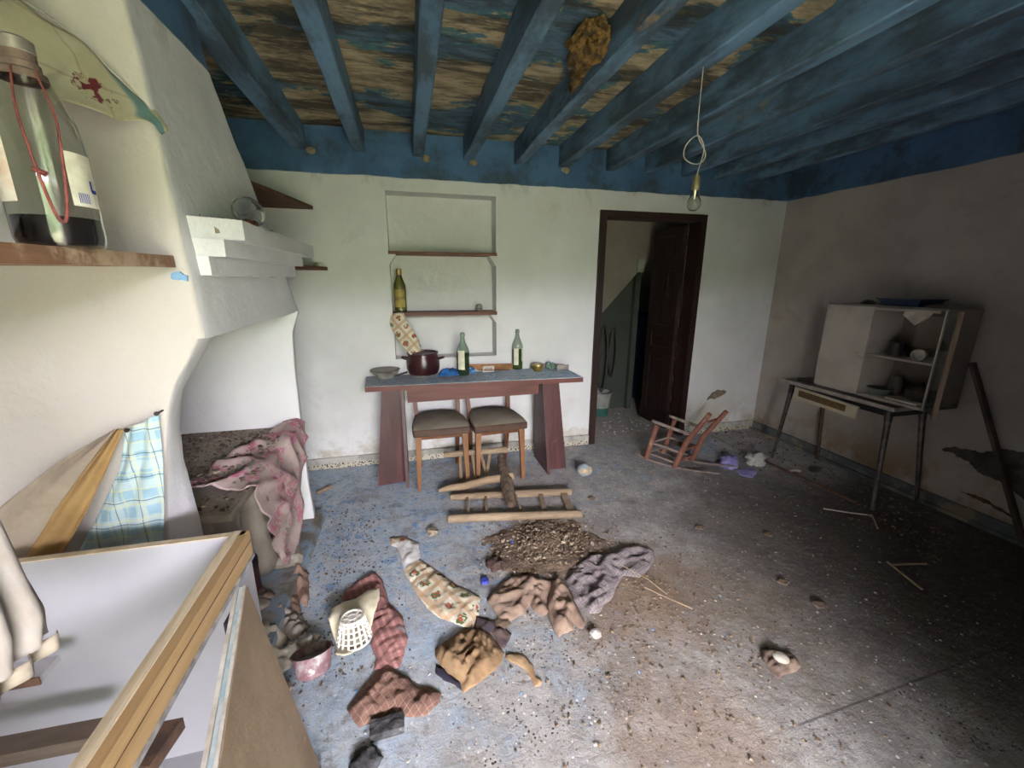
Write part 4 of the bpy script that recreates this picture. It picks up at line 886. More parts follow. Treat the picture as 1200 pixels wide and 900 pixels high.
def blabel(a0, a1, z0, z1, m, name='paper_label', rr=.0628, shift=.0):
    bm = NB(); n = 14
    vs = [[bm.verts.new((bx_+rr*math.cos(a0+(a1-a0)*i/n+shift*j), by_+rr*math.sin(a0+(a1-a0)*i/n+shift*j), bz_+z)) for j, z in enumerate((z0, z1))] for i in range(n+1)]
    for i in range(n): bm.faces.new((vs[i][0], vs[i+1][0], vs[i+1][1], vs[i][1]))
    return fin(name, bm, m, bt, smooth=True)
M_lab2 = simple('label_orange_stained', 'd9cfc0', 'cfa88a', 14, .8, .1, dirt='c8683f', dsc=10, dlev=.56)
blabel(va-1.35, va-.72, .085, .205, M_lab2); blabel(va+.42, va+1.25, .085, .19, M_labelp)
blabel(va-1.35, va-1.0, .165, .18, M_navy, 'logo_stripe', .0634); blabel(va-1.2, va-.95, .15, .16, M_navy, 'logo_stripe', .0634)
blabel(va+1.0, va+1.22, .115, .123, M_navy, 'logo_stripe', .0634, .0); blabel(va+.98, va+1.06, .118, .14, M_navy, 'logo_stripe', .0634)
for q in range(7): blabel(va+.58+q*.045, va+.58+q*.045+.022, .092, .112, M_navy, 'barcode_bar', .0634)
cpts = []
for i in range(41):
    s = i/40*2-1; aa = va+.1+s*.36*(1-.15*math.cos(s*3)); z = .335-.285*(1-abs(s)**2.6)
    rr = .0655 if z < .25 else .0655-(z-.25)*.37
    cpts.append((bx_+rr*math.cos(aa), by_+rr*math.sin(aa), bz_+z))
bm = NB(); tube(bm, cpts, [.0016+.0016*(1-abs(i/20-1)) for i in range(41)], 8); fin('cord', bm, M_cork, bt)
bm = NB(); tube(bm, [(cpts[8][0]-.004, cpts[8][1]-.004, cpts[8][2]+.02), (cpts[8][0]+.012, cpts[8][1]-.004, cpts[8][2]+.012)], .0045, 8); fin('cord_knot', bm, M_cork, bt)
for k_ in range(5):
    bm = NB(); y = .90-.035*k_+.03*(k_ % 2); x = -.70-.03*(k_ % 3); z = 1.537+.0
    blob(bm, (x, y, z+.022), .028, .5, 8, 2, k_*4, (1.1, .5, .8)); o = fin('dried_husk', bm, M_chipsd, smooth=True, loc=(x, y, z)); tag(o, 'dark dried husk left of the plastic bottle on the plank, '+('farthest', 'second farthest', 'middle', 'second nearest', 'nearest')[k_]+' of five', 'husk', 'dried husks on the plank shelf')
bt.scale = (1, 1, .86)
# valance hanging above the shelf
ks = [((-0.76, 1.124, 2.071), (-0.752, 1.05, 1.869)), ((-0.75, 1.229, 2.047), (-0.742, 1.136, 1.88)), ((-0.73, 1.331, 2.044), (-0.722, 1.195, 1.879)), ((-0.7, 1.362, 2.004), (-0.692, 1.218, 1.849)), ((-0.66, 1.401, 1.958), (-0.652, 1.307, 1.863)), ((-0.63, 1.439, 1.92), (-0.622, 1.366, 1.868)), ((-0.61, 1.45, 1.885), (-0.602, 1.402, 1.857))]
bm = NB(); nr, nc = 70, 18; vs = []
for i in range(nr+1):
    t_ = i/nr*(len(ks)-1); k = min(int(t_), len(ks)-2); f = t_-k; row = []
    for j in range(nc+1):
        s = j/nc; p = [(ks[k][0][q]*(1-f)+ks[k+1][0][q]*f)*(1-s)+(ks[k][1][q]*(1-f)+ks[k+1][1][q]*f)*s for q in range(3)]
        row.append(bm.verts.new((p[0]+.012*math.sin(i*.28+s*2.5)*(.3+.7*s)*min(1, (nr-i)/12)+.004*math.sin(s*5), p[1], p[2]+.008*math.sin(i*.23))))
    vs.append(row)
for i in range(nr):
    for j in range(nc): bm.faces.new((vs[i][j], vs[i][j+1], vs[i+1][j+1], vs[i+1][j]))
g = G('valance_oilcloth'); X = g.xyz()
col = g.mix(g.step(g.noise(6, 6, .6), .36, .64), hexc('cfc7ac'), hexc('bdb293'))
f1 = g.math('ABSOLUTE', g.math('SUBTRACT', g.math('FRACT', g.math('DIVIDE', X[1], .16)), .5)); f2 = g.math('ABSOLUTE', g.math('SUBTRACT', g.math('FRACT', g.math('DIVIDE', X[2], .11)), .5))
col = g.mix(g.math('MULTIPLY', g.step(f1, .03, .01), .35), col, hexc('8d7a52')); col = g.mix(g.math('MULTIPLY', g.step(f2, .04, .02), .35), col, hexc('8d7a52'))
dd = g.math('ADD', g.dist((-0.07, 0.406, -0.075)), g.math('MULTIPLY', g.math('SUBTRACT', g.noise(70, 3), .5), .05))
col = g.mix(g.math('MULTIPLY', g.step(dd, .04, .033), g.step(g.vor(70, out='Color'), .3, .4)), col, hexc('6d2430'))
col = g.mix(g.step(X[1], 0.46299999999999997, 0.483), col, hexc('6f8f8f')); col = g.mix(g.step(X[1], 0.515, 0.519), col, hexc('d9d2b4'))
o = fin('valance', bm, g.done(col, .5, None), smooth=True, loc=(-.62, .9, 1.98)); tag(o, 'cream flowered oilcloth valance with a blue-green end hanging at the upper left', 'valance'); o.modifiers.new('t', 'SOLIDIFY').thickness = .002
bm = NB(); tube(bm, [(-0.753, 1.207, 2.052), (-0.733, 1.337, 2.048), (-0.663, 1.408, 1.963), (-0.612, 1.455, 1.888)], .003, 6); o = fin('valance_wire', bm, M_wire, loc=(-.6, .3, 2.0)); tag(o, 'thin wire carrying the flowered valance at the upper left', 'wire')

# plaid curtain pinned under the plank, its left part folded over showing the ochre back
cu = thing('plaid_curtain', (-.80, 1.39, 1.09), 'light blue plaid curtain pinned to the chimney side, folded over on the left', 'curtain')
def sheet(name, quad_rows, mat, par, nr=30, nc=18, wav=.006, fq=14, ax=1):
    bm = NB(); vs = []
    for i in range(nr+1):
        t_ = i/nr*(len(quad_rows)-1); k = min(int(t_), len(quad_rows)-2); f = t_-k; row = []
        for j in range(nc+1):
            s = j/nc; p = [(quad_rows[k][0][q]*(1-f)+quad_rows[k+1][0][q]*f)*(1-s)+(quad_rows[k][1][q]*(1-f)+quad_rows[k+1][1][q]*f)*s for q in range(3)]
            p[ax] += wav*math.sin(s*fq+t_*.8)+wav*.5*fb((s*3, i*.1, 3)); row.append(bm.verts.new(p))
        vs.append(row)
    for i in range(nr):
        for j in range(nc): bm.faces.new((vs[i][j], vs[i][j+1], vs[i+1][j+1], vs[i+1][j]))
    o = fin(name, bm, mat, par, smooth=True); o.modifiers.new('t', 'SOLIDIFY').thickness = .0015; return o
M_plaidb = plaid_mat('plaid_blue', '9fbfd0', '8fb0c0', [(0, .06, .028, 'c3d3cf', .6), (90, .06, .028, 'c3d3cf', .6), (0, .06, .002, '3e5060', .8), (90, .075, .003, '3e5060', .8), (90, .05, .004, 'd8d49a', .6), (0, .045, .003, 'd8d49a', .5)], dirt='8c9a92', dlev=.62, plane='xz')
sheet('plaid_panel', [((-.83, 1.39, 1.055), (-.742, 1.39, 1.095)), ((-.87, 1.39, .93), (-.752, 1.39, .97)), ((-.94, 1.38, .80), (-.77, 1.38, .80)), ((-1.06, 1.37, .60), (-.805, 1.37, .58)), ((-1.12, 1.36, .3), (-.83, 1.36, .3))], M_plaidb, cu)
M_ochre = cloth_mat('curtain_back_ochre', 'aa8a5c', '94754b', 5, .2, '8d7350', .6)
M_beige = cloth_mat('curtain_back_dusty', 'a89a8a', '8f8274', 5, .2, '6f6458', .6)
sheet('folded_back', [((-.845, 1.375, 1.06), (-.826, 1.37, 1.06)), ((-.93, 1.35, .95), (-.875, 1.35, .95)), ((-1.0, 1.32, .85), (-.94, 1.33, .82)), ((-1.04, 1.28, .77), (-.985, 1.28, .72)), ((-1.06, 1.25, .72), (-1.0, 1.25, .66))], M_ochre, cu, wav=.008, fq=8)
sheet('dusty_fold', [((-.86, 1.385, 1.055), (-.843, 1.37, 1.06)), ((-.99, 1.36, .98), (-.93, 1.35, .95)), ((-1.09, 1.33, .90), (-1.0, 1.32, .85)), ((-1.19, 1.3, .81), (-1.04, 1.28, .77)), ((-1.28, 1.27, .73), (-1.06, 1.25, .70))], M_beige, cu, wav=.008, fq=6)
bm = NB(); tube(bm, [(-.74, 1.39, 1.095), (-.775, 1.385, 1.075), (-.83, 1.385, 1.06)], .002, 6); fin('string', bm, M_wire, cu)
for x, z in ((-.742, 1.097), (-.825, 1.052)):
    bm = NB(); tube(bm, [(x, 1.425, z), (x, 1.385, z)], .003, 8); tube(bm, [(x, 1.386, z), (x, 1.384, z)], .007, 8); fin('nail', bm, M_iron, cu)
# pale curtain hanging close at the left edge
pc = thing('pale_curtain', (-.62, .72, 1.25), 'gathered pale dusty curtain hanging at the left edge of the view', 'curtain')
M_pale = cloth_mat('curtain_pale', 'a39b96', '938a85', 6, .25, 'a0978f', .6)
sheet('curtain_cloth', [((-.60, .45, 1.40), (-.66, .74, 1.27)), ((-.60, .45, 1.2), (-.645, .75, 1.17)), ((-.60, .45, 1.08), (-.625, .75, 1.04)), ((-.60, .45, .97), (-.60, .735, .965)), ((-.60, .45, .93), (-.595, .72, .925))], M_pale, pc, nr=30, nc=44, wav=.009, fq=34, ax=0)
sheet('hem', [((-.598, .45, .931), (-.593, .72, .926)), ((-.598, .45, .905), (-.592, .722, .90))], cloth_mat('hem_beige', 'a3978a', '8c8175', 6, .25), pc, nr=3, nc=44, wav=.009, fq=34, ax=0)

# white cabinet carcass lying open, wooden rail along its front top
cb = thing('cabinet', (-.8, .7, 0), 'open-topped white kitchen cabinet carcass with an ochre wooden front rail', 'cabinet')
cz = .80; cy1 = 1.155
def cbx(name, q, m, bev=.001):
    bm = NB(); box(bm, *q); return fin(name, bm, m, cb, bevel=bev)
cbx('end_panel', (-1.15, cy1, 0, -.475, cy1+.018, cz-.003), M_lam); cbx('end_panel_edge', (-1.15, cy1-.001, cz-.003, -.475, cy1+.019, cz), M_railpale)
cbx('back_panel', (-1.17, .1, 0, -1.15, cy1+.018, cz), M_lam); cbx('end_panel', (-1.15, .1, 0, -.475, .118, cz), M_lam)
cbx('bottom_panel', (-1.15, .118, .06, -.475, cy1, .078), M_lam)
bm = NB(); hexa(bm, [(-.512, .1, cz-.07), (-.505, .1, cz-.07), (-.505, cy1, cz-.07), (-.512, cy1, cz-.07)], [(-.512, .1, cz+.001), (-.503, .1, cz+.001), (-.503, cy1+.018, cz+.001), (-.512, cy1+.018, cz+.001)])
fin('rail_inner_lining', bm, M_railpale, cb)
cbx('front_rail', (-.503, .1, cz-.072, -.468, cy1+.018, cz), M_rail, .002)
cbx('rail_groove', (-.4675, .1, cz-.03, -.4668, cy1+.018, cz-.028), M_rust, 0)
cbx('rail_lip', (-.505, .1, cz, -.488, cy1+.018, cz+.003), M_railpale)
cbx('aluminium_strip', (-.474, .1, cz-.082, -.464, cy1+.018, cz-.072), M_alu, 0)
cbx('front_stile', (-.503, cy1-.03, 0, -.475, cy1, cz-.082), M_lam)
bm = NB(); tube(bm, [(-.468, 1.0, .66), (-.44, 1.0, .655)], .012, 8); box(bm, -.476, .97, .64, -.466, 1.03, .675); fin('hinge', bm, M_black, cb)
# cabinet door taken off and leaning outside
cdr = thing('leaning_board', (-.4, .75, 0), 'brown faced board with white and blue edges leaning against the white cabinet', 'board')
def ld(t0, t1, y0, y1, z0, z1):          # layers across the thickness of the leaning door
    def pt(t, y, z): 
        x = -.465+(1.05-y)*.235+(.715-z)*.16+t; return (x, y, z)
    bm = NB(); hexa(bm, [pt(t0, y0, z0), pt(t1, y0, z0), pt(t1, y1, z0), pt(t0, y1, z0)], [pt(t0, y0, z1), pt(t1, y0, z1), pt(t1, y1, z1), pt(t0, y1, z1)]); return bm
fin('white_layer', ld(-.008, .0, .3, 1.05, .0, .715), M_edgewhite, cdr); fin('blue_layer', ld(.0005, .010, .3, 1.05, .0, .711), M_edgeblue, cdr)
fin('white_edge', ld(.0105, .017, .3, 1.05, .0, .715), M_edgewhite, cdr); fin('hardboard_face', ld(.0172, .020, .3, 1.05, .0, .713), M_hardboard, cdr)
# odds and ends inside the cabinet
sa, sb = (-1.006, 0.983, 0.42), (-0.774, 0.978, 0.42)
bm = NB(); bar(bm, sa, sb, .05, .035); o = fin('old_slat', bm, wood('slat_dark', '6d5f54', '4f443b', 'x', 10, .8), loc=sa, bevel=.004); roughen_ = 0
tag(o, 'dark wooden slat lying across the inside of the white cabinet', 'slat')
sa, sb = (-0.764, 1.034, 0.2), (-0.737, 1.182, 0.2)
bm = NB(); bar(bm, sa, sb, .05, .04); o = fin('rusty_bracket', bm, M_rust, loc=sa, bevel=.006); tag(o, 'rusty brown bar standing in the white cabinet behind the leaning board', 'bar')
q = (-0.911, 1.019, 0.6)
bm = NB(); box(bm, q[0]-.09, q[1]-.03, .585, q[0]+.045, q[1]+.03, .60); fin('shelf_remnant', bm, M_lam, cb, bevel=.001)
bm = NB(); box(bm, q[0]-.09, q[1]-.034, .582, q[0]+.047, q[1]-.03, .602); fin('shelf_remnant_edge', bm, M_rust, cb)

# ================================================================== MANTEL THINGS
jr = thing('glass_jar', (-.60, 1.66, 1.668), 'clear round glass jar lying on its side on the mantel', 'jar')
bm = NB(); Mj = Matrix.Rotation(math.radians(80), 4, 'X') @ Matrix.Rotation(0, 4, 'Z')
pr = [(0, 0), (.028, .002), (.042, .02), (.045, .04), (.043, .075), (.034, .095), (.028, .1), (.029, .112)]
lathe(bm, (-.56, 1.90, 1.72), [(r*1.12, z*1.12) for r, z in pr]+[(r*1.12-.002, z*1.12) for r, z in reversed(pr[1:])]+[(0, .003)], 30, Mj); fin('body', bm, M_jar, jr, smooth=.7)
for k_ in range(5):
    bm = NB(); blob(bm, (-.56+.008*(k_ % 3), 1.80+.018*k_, 1.690), .012, .4, 8, 2, k_*3); fin('contents', bm, simple('chestnut', '8a5f55', '6d463f', 20, .6) if k_ == 0 else bpy.data.materials['chestnut'], jr)
for k_, (x, y, r) in enumerate(((-.625, 1.57, .011), (-.61, 1.63, .006), (-.60, 1.655, .008), (-.545, 2.05, .01), (-.53, 2.12, .006))):
    bm = NB(); blob(bm, (x, y, 1.672+r*.7), r, .5, 9, 2, k_*5); o = fin('debris_bit', bm, M_chipsd, loc=(x, y, 1.67)); tag(o, ('largest dark bit at the near end of the mantel', 'small dark bit left of the glass jar on the mantel', 'dark bit touching the glass jar on the mantel', 'dark bit on the mantel right of the glass jar', 'farthest dark bit on the mantel edge')[k_], 'debris', 'debris bits on the mantel')
patch('plaster_spall', [(-.575, 1.655), (-.565, 1.66), (-.56, 1.64), (-.55, 1.625), (-.563, 1.628), (-.57, 1.64)], lambda p, t: (p.x, 1.526-t, p.y), .004, fp, M_mortar, 9)

# ================================================================== BENCH: SOIL AND PINK CLOTH
M_pink = None
g = G('pink_floral_cloth')
base = g.mix(g.step(g.noise(5, 7, .65), .38, .62), hexc('b5a09c'), hexc('a08f88'))
pk = g.math('MULTIPLY', g.step(g.noise(9, 6, .7, off=6), .46, .58), g.step(g.noise(34, 5, .7, off=9), .42, .55))
col = g.mix(pk, base, hexc('b0607a')); col = g.mix(g.math('MULTIPLY', pk, g.step(g.vor(60), .2, .12)), col, hexc('e4b0bc'))
col = g.mix(g.step(g.noise(6, 8, .72, off=14), .56, .62), col, hexc('7c746b')); col = g.mix(g.step(g.noise(17, 8, .72, off=24), .6, .64), col, hexc('6a6a58'))
M_pink = g.done(col, .95, g.bump(g.noise(60, 4), .3, .004))
bm = NB(); nr, nc = 56, 60; vs = []
for i in range(nr+1):                    # i runs from the back of the bench over its edge and down; j along the bench
    row = []
    for j in range(nc+1):
        s = j/nc; y = 1.70+.82*s
        x0 = -.93+.22*s                    # back edge of the cloth creeps forward to the right
        drop = .14+.46*math.exp(-((s-.44)/.34)**4)-.03*s+.03*math.sin(s*17)
        top = -.655-x0; L = top+drop; d = i/nr*L
        wv = 1-abs(noise.noise(Vector((s*3.2+2, d*7, 1)))*2); w2 = 1-abs(noise.noise(Vector((s*7, d*14, 4)))*2)
        if d < top: p = Vector((x0+d, y, .668+.035*wv**2+.012*w2))
        else:
            q = d-top; p = Vector((-.655+.035*math.sin(min(q*9, PI/2))+.03*wv**2-.05*q, y+.012*math.sin(q*12)-.16*q*(s-.55), .675-q+.02*wv*max(0, 1-q*9)))
        row.append(bm.verts.new(p))
    vs.append(row)
for i in range(nr):
    for j in range(nc): bm.faces.new((vs[i][j], vs[i][j+1], vs[i+1][j+1], vs[i+1][j]))
o = fin('pink_cloth', bm, M_pink, smooth=True, loc=(-.7, 2.1, .66)); tag(o, 'dirty pink flowered cloth draped over the edge of the hearth bench', 'cloth'); o.modifiers.new('t', 'SOLIDIFY').thickness = .003
# rounded grey tub under the cloth
bm = NB(); out = [(-.80, 1.95), (-.73, 1.95), (-.695, 2.0), (-.685, 2.3), (-.70, 2.42), (-.74, 2.46), (-.80, 2.46)]
cx_, cy_ = -.78, 2.2
def rg(k, z): return [(cx_+(x-cx_)*k, cy_+(y-cy_)*(.6+.4*k), z) for x, y in out]
vs = [[bm.verts.new(p) for p in rg(k, z)] for k, z in ((.35, .055), (.7, .07), (.92, .13), (1.0, .25), (1.03, .45), (1.05, .60))]
for A_, B_ in zip(vs, vs[1:]):
    for k in range(len(out)): bm.faces.new((A_[k], A_[(k+1)%len(out)], B_[(k+1)%len(out)], B_[k]))
bm.faces.new(vs[0][::-1]); bm.faces.new(vs[-1]); o = fin('tub', bm, M_tub, smooth=True, loc=(-.74, 2.2, .05)); tag(o, 'smooth grey tub under the pink cloth beside the white cheek', 'tub')
def scatter(name, n, fn, mat, label, cat, seed, smin, smax, flat=.5, parent=None, zfn=lambda x, y: 0):
    random.seed(seed); bm = NB()
    for _ in range(n):
        x, y = fn(); z = zfn(x, y); s = smin+(smax-smin)*random.random()**3; a = random.random()*PI
        m = random.choice((3, 4, 5)); vb = []; vt = []
        hh = s*flat*random.uniform(.5, 1.3); tl = random.uniform(-.3, .3)
        for k in range(m):
            b = a+2*PI*k/m+random.uniform(-.4, .4); r = s*random.uniform(.6, 1.2); dx, dy = r*math.cos(b), r*math.sin(b)
            vb.append(bm.verts.new((x+dx, y+dy, z))); vt.append(bm.verts.new((x+dx*.75, y+dy*.75, z+hh+dx*tl)))
        bm.faces.new(vb[::-1]); bm.faces.new(vt)
        for k in range(m): bm.faces.new((vb[k], vb[(k+1)%m], vt[(k+1)%m], vt[k]))
    o = fin(name, bm, mat, parent)
    if label: tag(o, label, cat, kind='stuff')
    else: o['kind'] = 'stuff'
    return o
rnd = random.random; gs = random.gauss
scatter('bench_rubble', 1500, lambda: (-.66-.62*rnd(), 1.56+.92*rnd()), M_chipsd, 'dark soil and crumbs spread over the hearth bench behind the pink cloth', 'soil', 3, .003, .014, zfn=lambda x, y: .66+(.03 if x > -.93+.22*(y-1.7)/.82 and y > 1.72 else 0))
scatter('bench_stones', 260, lambda: (-.66-.55*rnd()**.7, 1.56+.9*rnd()), M_rubble, 'pale crumbs of plaster among the soil on the hearth bench', 'rubble', 4, .004, .014, zfn=lambda x, y: .662+(.032 if x > -.93+.22*(y-1.7)/.82 and y > 1.72 else 0))

# ================================================================== CLOTHS ON THE FLOOR
M_flor = floral_mat('floral_floor', 'xy', .1, 30, plain=True)
crumple('flowered_cloth', [(-0.177, 2.253), (-0.094, 2.242), (-0.008, 2.154), (-0.007, 2.007), (0.1, 1.857), (0.175, 1.745), (0.195, 1.734), (0.235, 1.695), (0.262, 1.654), (0.239, 1.563), (0.195, 1.481), (0.14, 1.523), (0.062, 1.581), (0.012, 1.649), (-0.032, 1.748), (-0.097, 1.938), (-0.131, 2.143), (-0.17, 2.177)], 0, .03, M_flor, 'long flowered cream cloth lying curved across the middle of the floor', 'cloth', 11, .9, 7)
M_redc = plaid_mat('red_ribbed_cloth', '9c706b', '85605c', [(20, .03, .012, 'c08c84', .5), (110, .012, .004, '7d4a48', .4)], dirt='8f8f98', dlev=.6)
crumple('red_cloth', [(-0.391, 1.82), (-0.327, 1.908), (-0.242, 1.965), (-0.202, 1.895), (-0.165, 1.733), (-0.102, 1.627), (-0.077, 1.498), (-0.1, 1.395), (-0.114, 1.365), (-0.207, 1.383), (-0.199, 1.431), (-0.224, 1.484), (-0.227, 1.547), (-0.307, 1.721), (-0.367, 1.766)], 0, .04, M_redc, 'dusty brick-red cloth twisted in an S on the floor behind the perforated basket', 'cloth', 12, .3, 8)
M_brc = plaid_mat('brown_check_cloth', '7e5f52', '6b4f44', [(35, .022, .0013, 'b39a8b', .55), (125, .02, .0013, 'b39a8b', .55)], dirt='9a8a80', dlev=.6)
crumple('checked_cloth', [(-0.288, 1.245), (-0.245, 1.305), (-0.193, 1.379), (-0.137, 1.368), (-0.085, 1.326), (-0.04, 1.264), (-0.004, 1.261), (0.043, 1.22), (0.032, 1.19), (-0.018, 1.153), (-0.085, 1.165), (-0.128, 1.2), (-0.168, 1.177), (-0.24, 1.168), (-0.264, 1.204)], 0, .05, M_brc, 'brown cloth with thin pale checks, lowest of the cloths on the floor', 'cloth', 13, 1.0, 8)
M_yel = cloth_mat('yellow_brown_cloth', '94795a', '785f45', 9, .4, '5f4634', .58)
crumple('ochre_cloth', [(0.032, 1.416), (0.095, 1.455), (0.16, 1.492), (0.22, 1.473), (0.265, 1.444), (0.289, 1.379), (0.305, 1.333), (0.28, 1.286), (0.227, 1.249), (0.179, 1.226), (0.122, 1.205), (0.112, 1.254), (0.078, 1.292), (0.049, 1.336), (0.035, 1.372)], 0, .075, M_yel, 'crumpled yellow-brown cloth just below the flowered cloth', 'cloth', 14, 1.1, 8)
crumple('dark_rag', [(0.226, 1.549), (0.27, 1.525), (0.322, 1.477), (0.36, 1.418), (0.34, 1.388), (0.314, 1.359), (0.287, 1.36), (0.286, 1.424), (0.265, 1.444), (0.21, 1.488)], 0, .035, cloth_mat('dark_rag_cloth', '3c353d', '5c4c48', 12, .4, '7a6458', .6), 'dark purplish rag between the flowered cloth and the ochre cloth', 'rag', 15, .4, 10)
crumple('dark_rag', [(0.031, 1.347), (0.069, 1.313), (0.098, 1.269), (0.118, 1.252), (0.115, 1.216), (0.095, 1.246), (0.055, 1.274), (0.025, 1.311)], 0, .02, cloth_mat('navy_rag_cloth', '2f2c3c', '27242f', 12, .4), 'navy rag edge sticking out under the lower left of the ochre cloth', 'rag', 16, .4, 10)
crumple('thin_strip', [(0.31, 1.325), (0.359, 1.32), (0.388, 1.293), (0.405, 1.249), (0.4, 1.207), (0.418, 1.179), (0.407, 1.164), (0.385, 1.166), (0.379, 1.2), (0.37, 1.239), (0.337, 1.279), (0.308, 1.306)], 0, .012, cloth_mat('thin_strip_cloth', 'ad9270', '97795a', 12, .4), 'thin tan strip trailing right from the ochre cloth', 'rag', 17, .4, 10)
M_tan = cloth_mat('tan_cloth', '96806f', '80695b', 5, .4, 'a99a90', .64)
crumple('tan_cloth', [(0.291, 1.63), (0.339, 1.681), (0.395, 1.74), (0.454, 1.758), (0.525, 1.754), (0.564, 1.699), (0.633, 1.689), (0.617, 1.637), (0.577, 1.589), (0.555, 1.538), (0.547, 1.488), (0.519, 1.479), (0.489, 1.512), (0.477, 1.557), (0.44, 1.514), (0.395, 1.495), (0.351, 1.478), (0.317, 1.499), (0.318, 1.544)], 0, .06, M_tan, 'crumpled tan cloth below the soil heap, left half of the pair', 'cloth', 18, .2, 7)
crumple('tan_cloth', [(0.633, 1.683), (0.691, 1.671), (0.694, 1.607), (0.689, 1.528), (0.692, 1.453), (0.688, 1.394), (0.663, 1.367), (0.639, 1.406), (0.621, 1.372), (0.548, 1.355), (0.541, 1.401), (0.544, 1.468), (0.563, 1.547), (0.604, 1.617)], 0, .07, M_tan, 'tan trouser-like cloth with an open end, right half of the pair', 'cloth', 19, 1.2, 7)
M_greyc = plaid_mat('grey_check_cloth', '756a6a', '645a5b', [(25, .012, .004, '948a8a', .6), (115, .012, .004, '948a8a', .5)], dirt='85796c', dlev=.58)
crumple('grey_cloth', [(0.701, 1.666), (0.755, 1.725), (0.832, 1.782), (0.91, 1.822), (1.031, 1.815), (1.119, 1.841), (1.23, 1.825), (1.273, 1.772), (1.24, 1.712), (1.147, 1.636), (1.076, 1.601), (1.005, 1.631), (0.949, 1.581), (0.868, 1.495), (0.821, 1.474), (0.775, 1.432), (0.73, 1.443), (0.7, 1.493), (0.689, 1.528), (0.698, 1.594)], 0, .06, M_greyc, 'grey-brown finely checked cloth at the right of the tan cloth', 'cloth', 20, .5, 6)
for k_, pts in enumerate(([(.98, 1.62, .085), (1.06, 1.5, .08), (1.1, 1.4, .07)], [(1.02, 1.46, .075), (1.08, 1.39, .07), (1.2, 1.34, .02)])):
    bm = NB(); tube(bm, pts, .002, 6); o = fin('straw', bm, M_log, loc=pts[0]); tag(o, ('upper straw stalk slanting across the grey checked cloth', 'lower straw stalk pointing right off the grey checked cloth')[k_], 'straw', 'straws on the grey cloth')

# ------------------------------------------------------------------ soil heap, rubble, litter
hc = (.70, 1.98)
bm = NB(); nx = 46
vs = []
for i in range(nx+1):
    row = []
    for j in range(nx+1):
        x = hc[0]-.36+.72*i/nx; y = hc[1]-.30+.60*j/nx; d = math.hypot((x-hc[0])/.34, (y-hc[1])/.28)+.25*fb((x*6, y*6, 0))
        z = max(0, 1-d)**.8*.045+.008*fb((x*25, y*25, 3))-.006 if d < 1.1 else -.01
        row.append(bm.verts.new((x, y, z)))
    vs.append(row)
for i in range(nx):
    for j in range(nx): bm.faces.new((vs[i][j], vs[i+1][j], vs[i+1][j+1], vs[i][j+1]))
o = fin('soil_heap', bm, M_soil, smooth=True); tag(o, 'low heap of brown soil and rubble in the middle of the floor', 'soil', kind='stuff')
M_heap_ = 0
M_heap = simple('heap_crumbs', '7d6c5a', '5d4d3e', 60, .95, .5, 90, dirt='b09c80', dsc=40, dlev=.6)
hz = lambda x, y: max(0, 1-math.hypot((x-hc[0])/.34, (y-hc[1])/.28))**.8*.04
scatter('heap_rubble', 2200, lambda: (gs(hc[0], .15), gs(hc[1], .12)), M_heap, 'pale crumbs and pebbles on the brown soil heap', 'rubble', 7, .0015, .010, 1.0, zfn=hz)
scatter('heap_stones', 110, lambda: (gs(hc[0]-.03, .13), gs(hc[1], .10)), M_rubble, 'larger pale pebbles on top of the brown soil heap', 'rubble', 27, .007, .016, 1.0, zfn=hz)
scatter('fallen_plaster_chips', 3000, lambda: ((-.6+3.2*rnd()**1.5), .75+2.5*rnd()), M_chips, 'tiny pale plaster chips scattered over the whole floor', 'chips', 8, .001, .007, .5)
scatter('dark_litter', 4200, lambda: ((-.6+3.9*rnd()), .7+2.6*rnd()), M_chipsd, 'tiny dark crumbs of litter scattered over the whole floor', 'litter', 9, .001, .006, .6)
scatter('brown_crumbs', 2600, lambda: (gs(1.05, .35), gs(1.45, .38)), M_heap, 'fine brown crumbs around and right of the cloths', 'crumbs', 10, .0015, .010, .6)
scatter('blue_paint_flakes', 1100, lambda: (-.55+2.3*rnd()**1.6, 1.1+2.2*rnd()**.7), M_chipsb, 'small blue paint flakes scattered on the left and back floor', 'flakes', 11, .0015, .008, .25)
scatter('hearth_litter', 1500, lambda: (gs(-.42, .14), 1.35+1.3*rnd()), M_chipsd, 'dark crumbs gathered along the foot of the fireplace', 'litter', 12, .001, .008, .6)
scatter('corner_litter', 1000, lambda: (2.7+.72*rnd(), 1.3+2.0*rnd()), M_chipsd, 'dark litter gathered under the desk by the right wall', 'litter', 13, .002, .014, .6)
scatter('passage_litter', 900, lambda: (1.7+1.5*rnd(), 3.5+1.3*rnd()), M_chips, 'pale crumbs on the floor of the dark back room', 'chips', 14, .002, .014, .6)
scatter('tabletop_litter', 500, lambda: (-.3+1.56*rnd(), 2.97+.31*rnd()), M_chipsb, 'blue flakes and crumbs on the table top', 'flakes', 15, .0015, .008, .4, zfn=lambda x, y: TT)
scatter('tabletop_dust_crumbs', 400, lambda: (-.3+1.56*rnd(), 2.97+.31*rnd()), M_chipsd, 'dark crumbs on the table top', 'crumbs', 16, .0015, .006, .4, zfn=lambda x, y: TT)

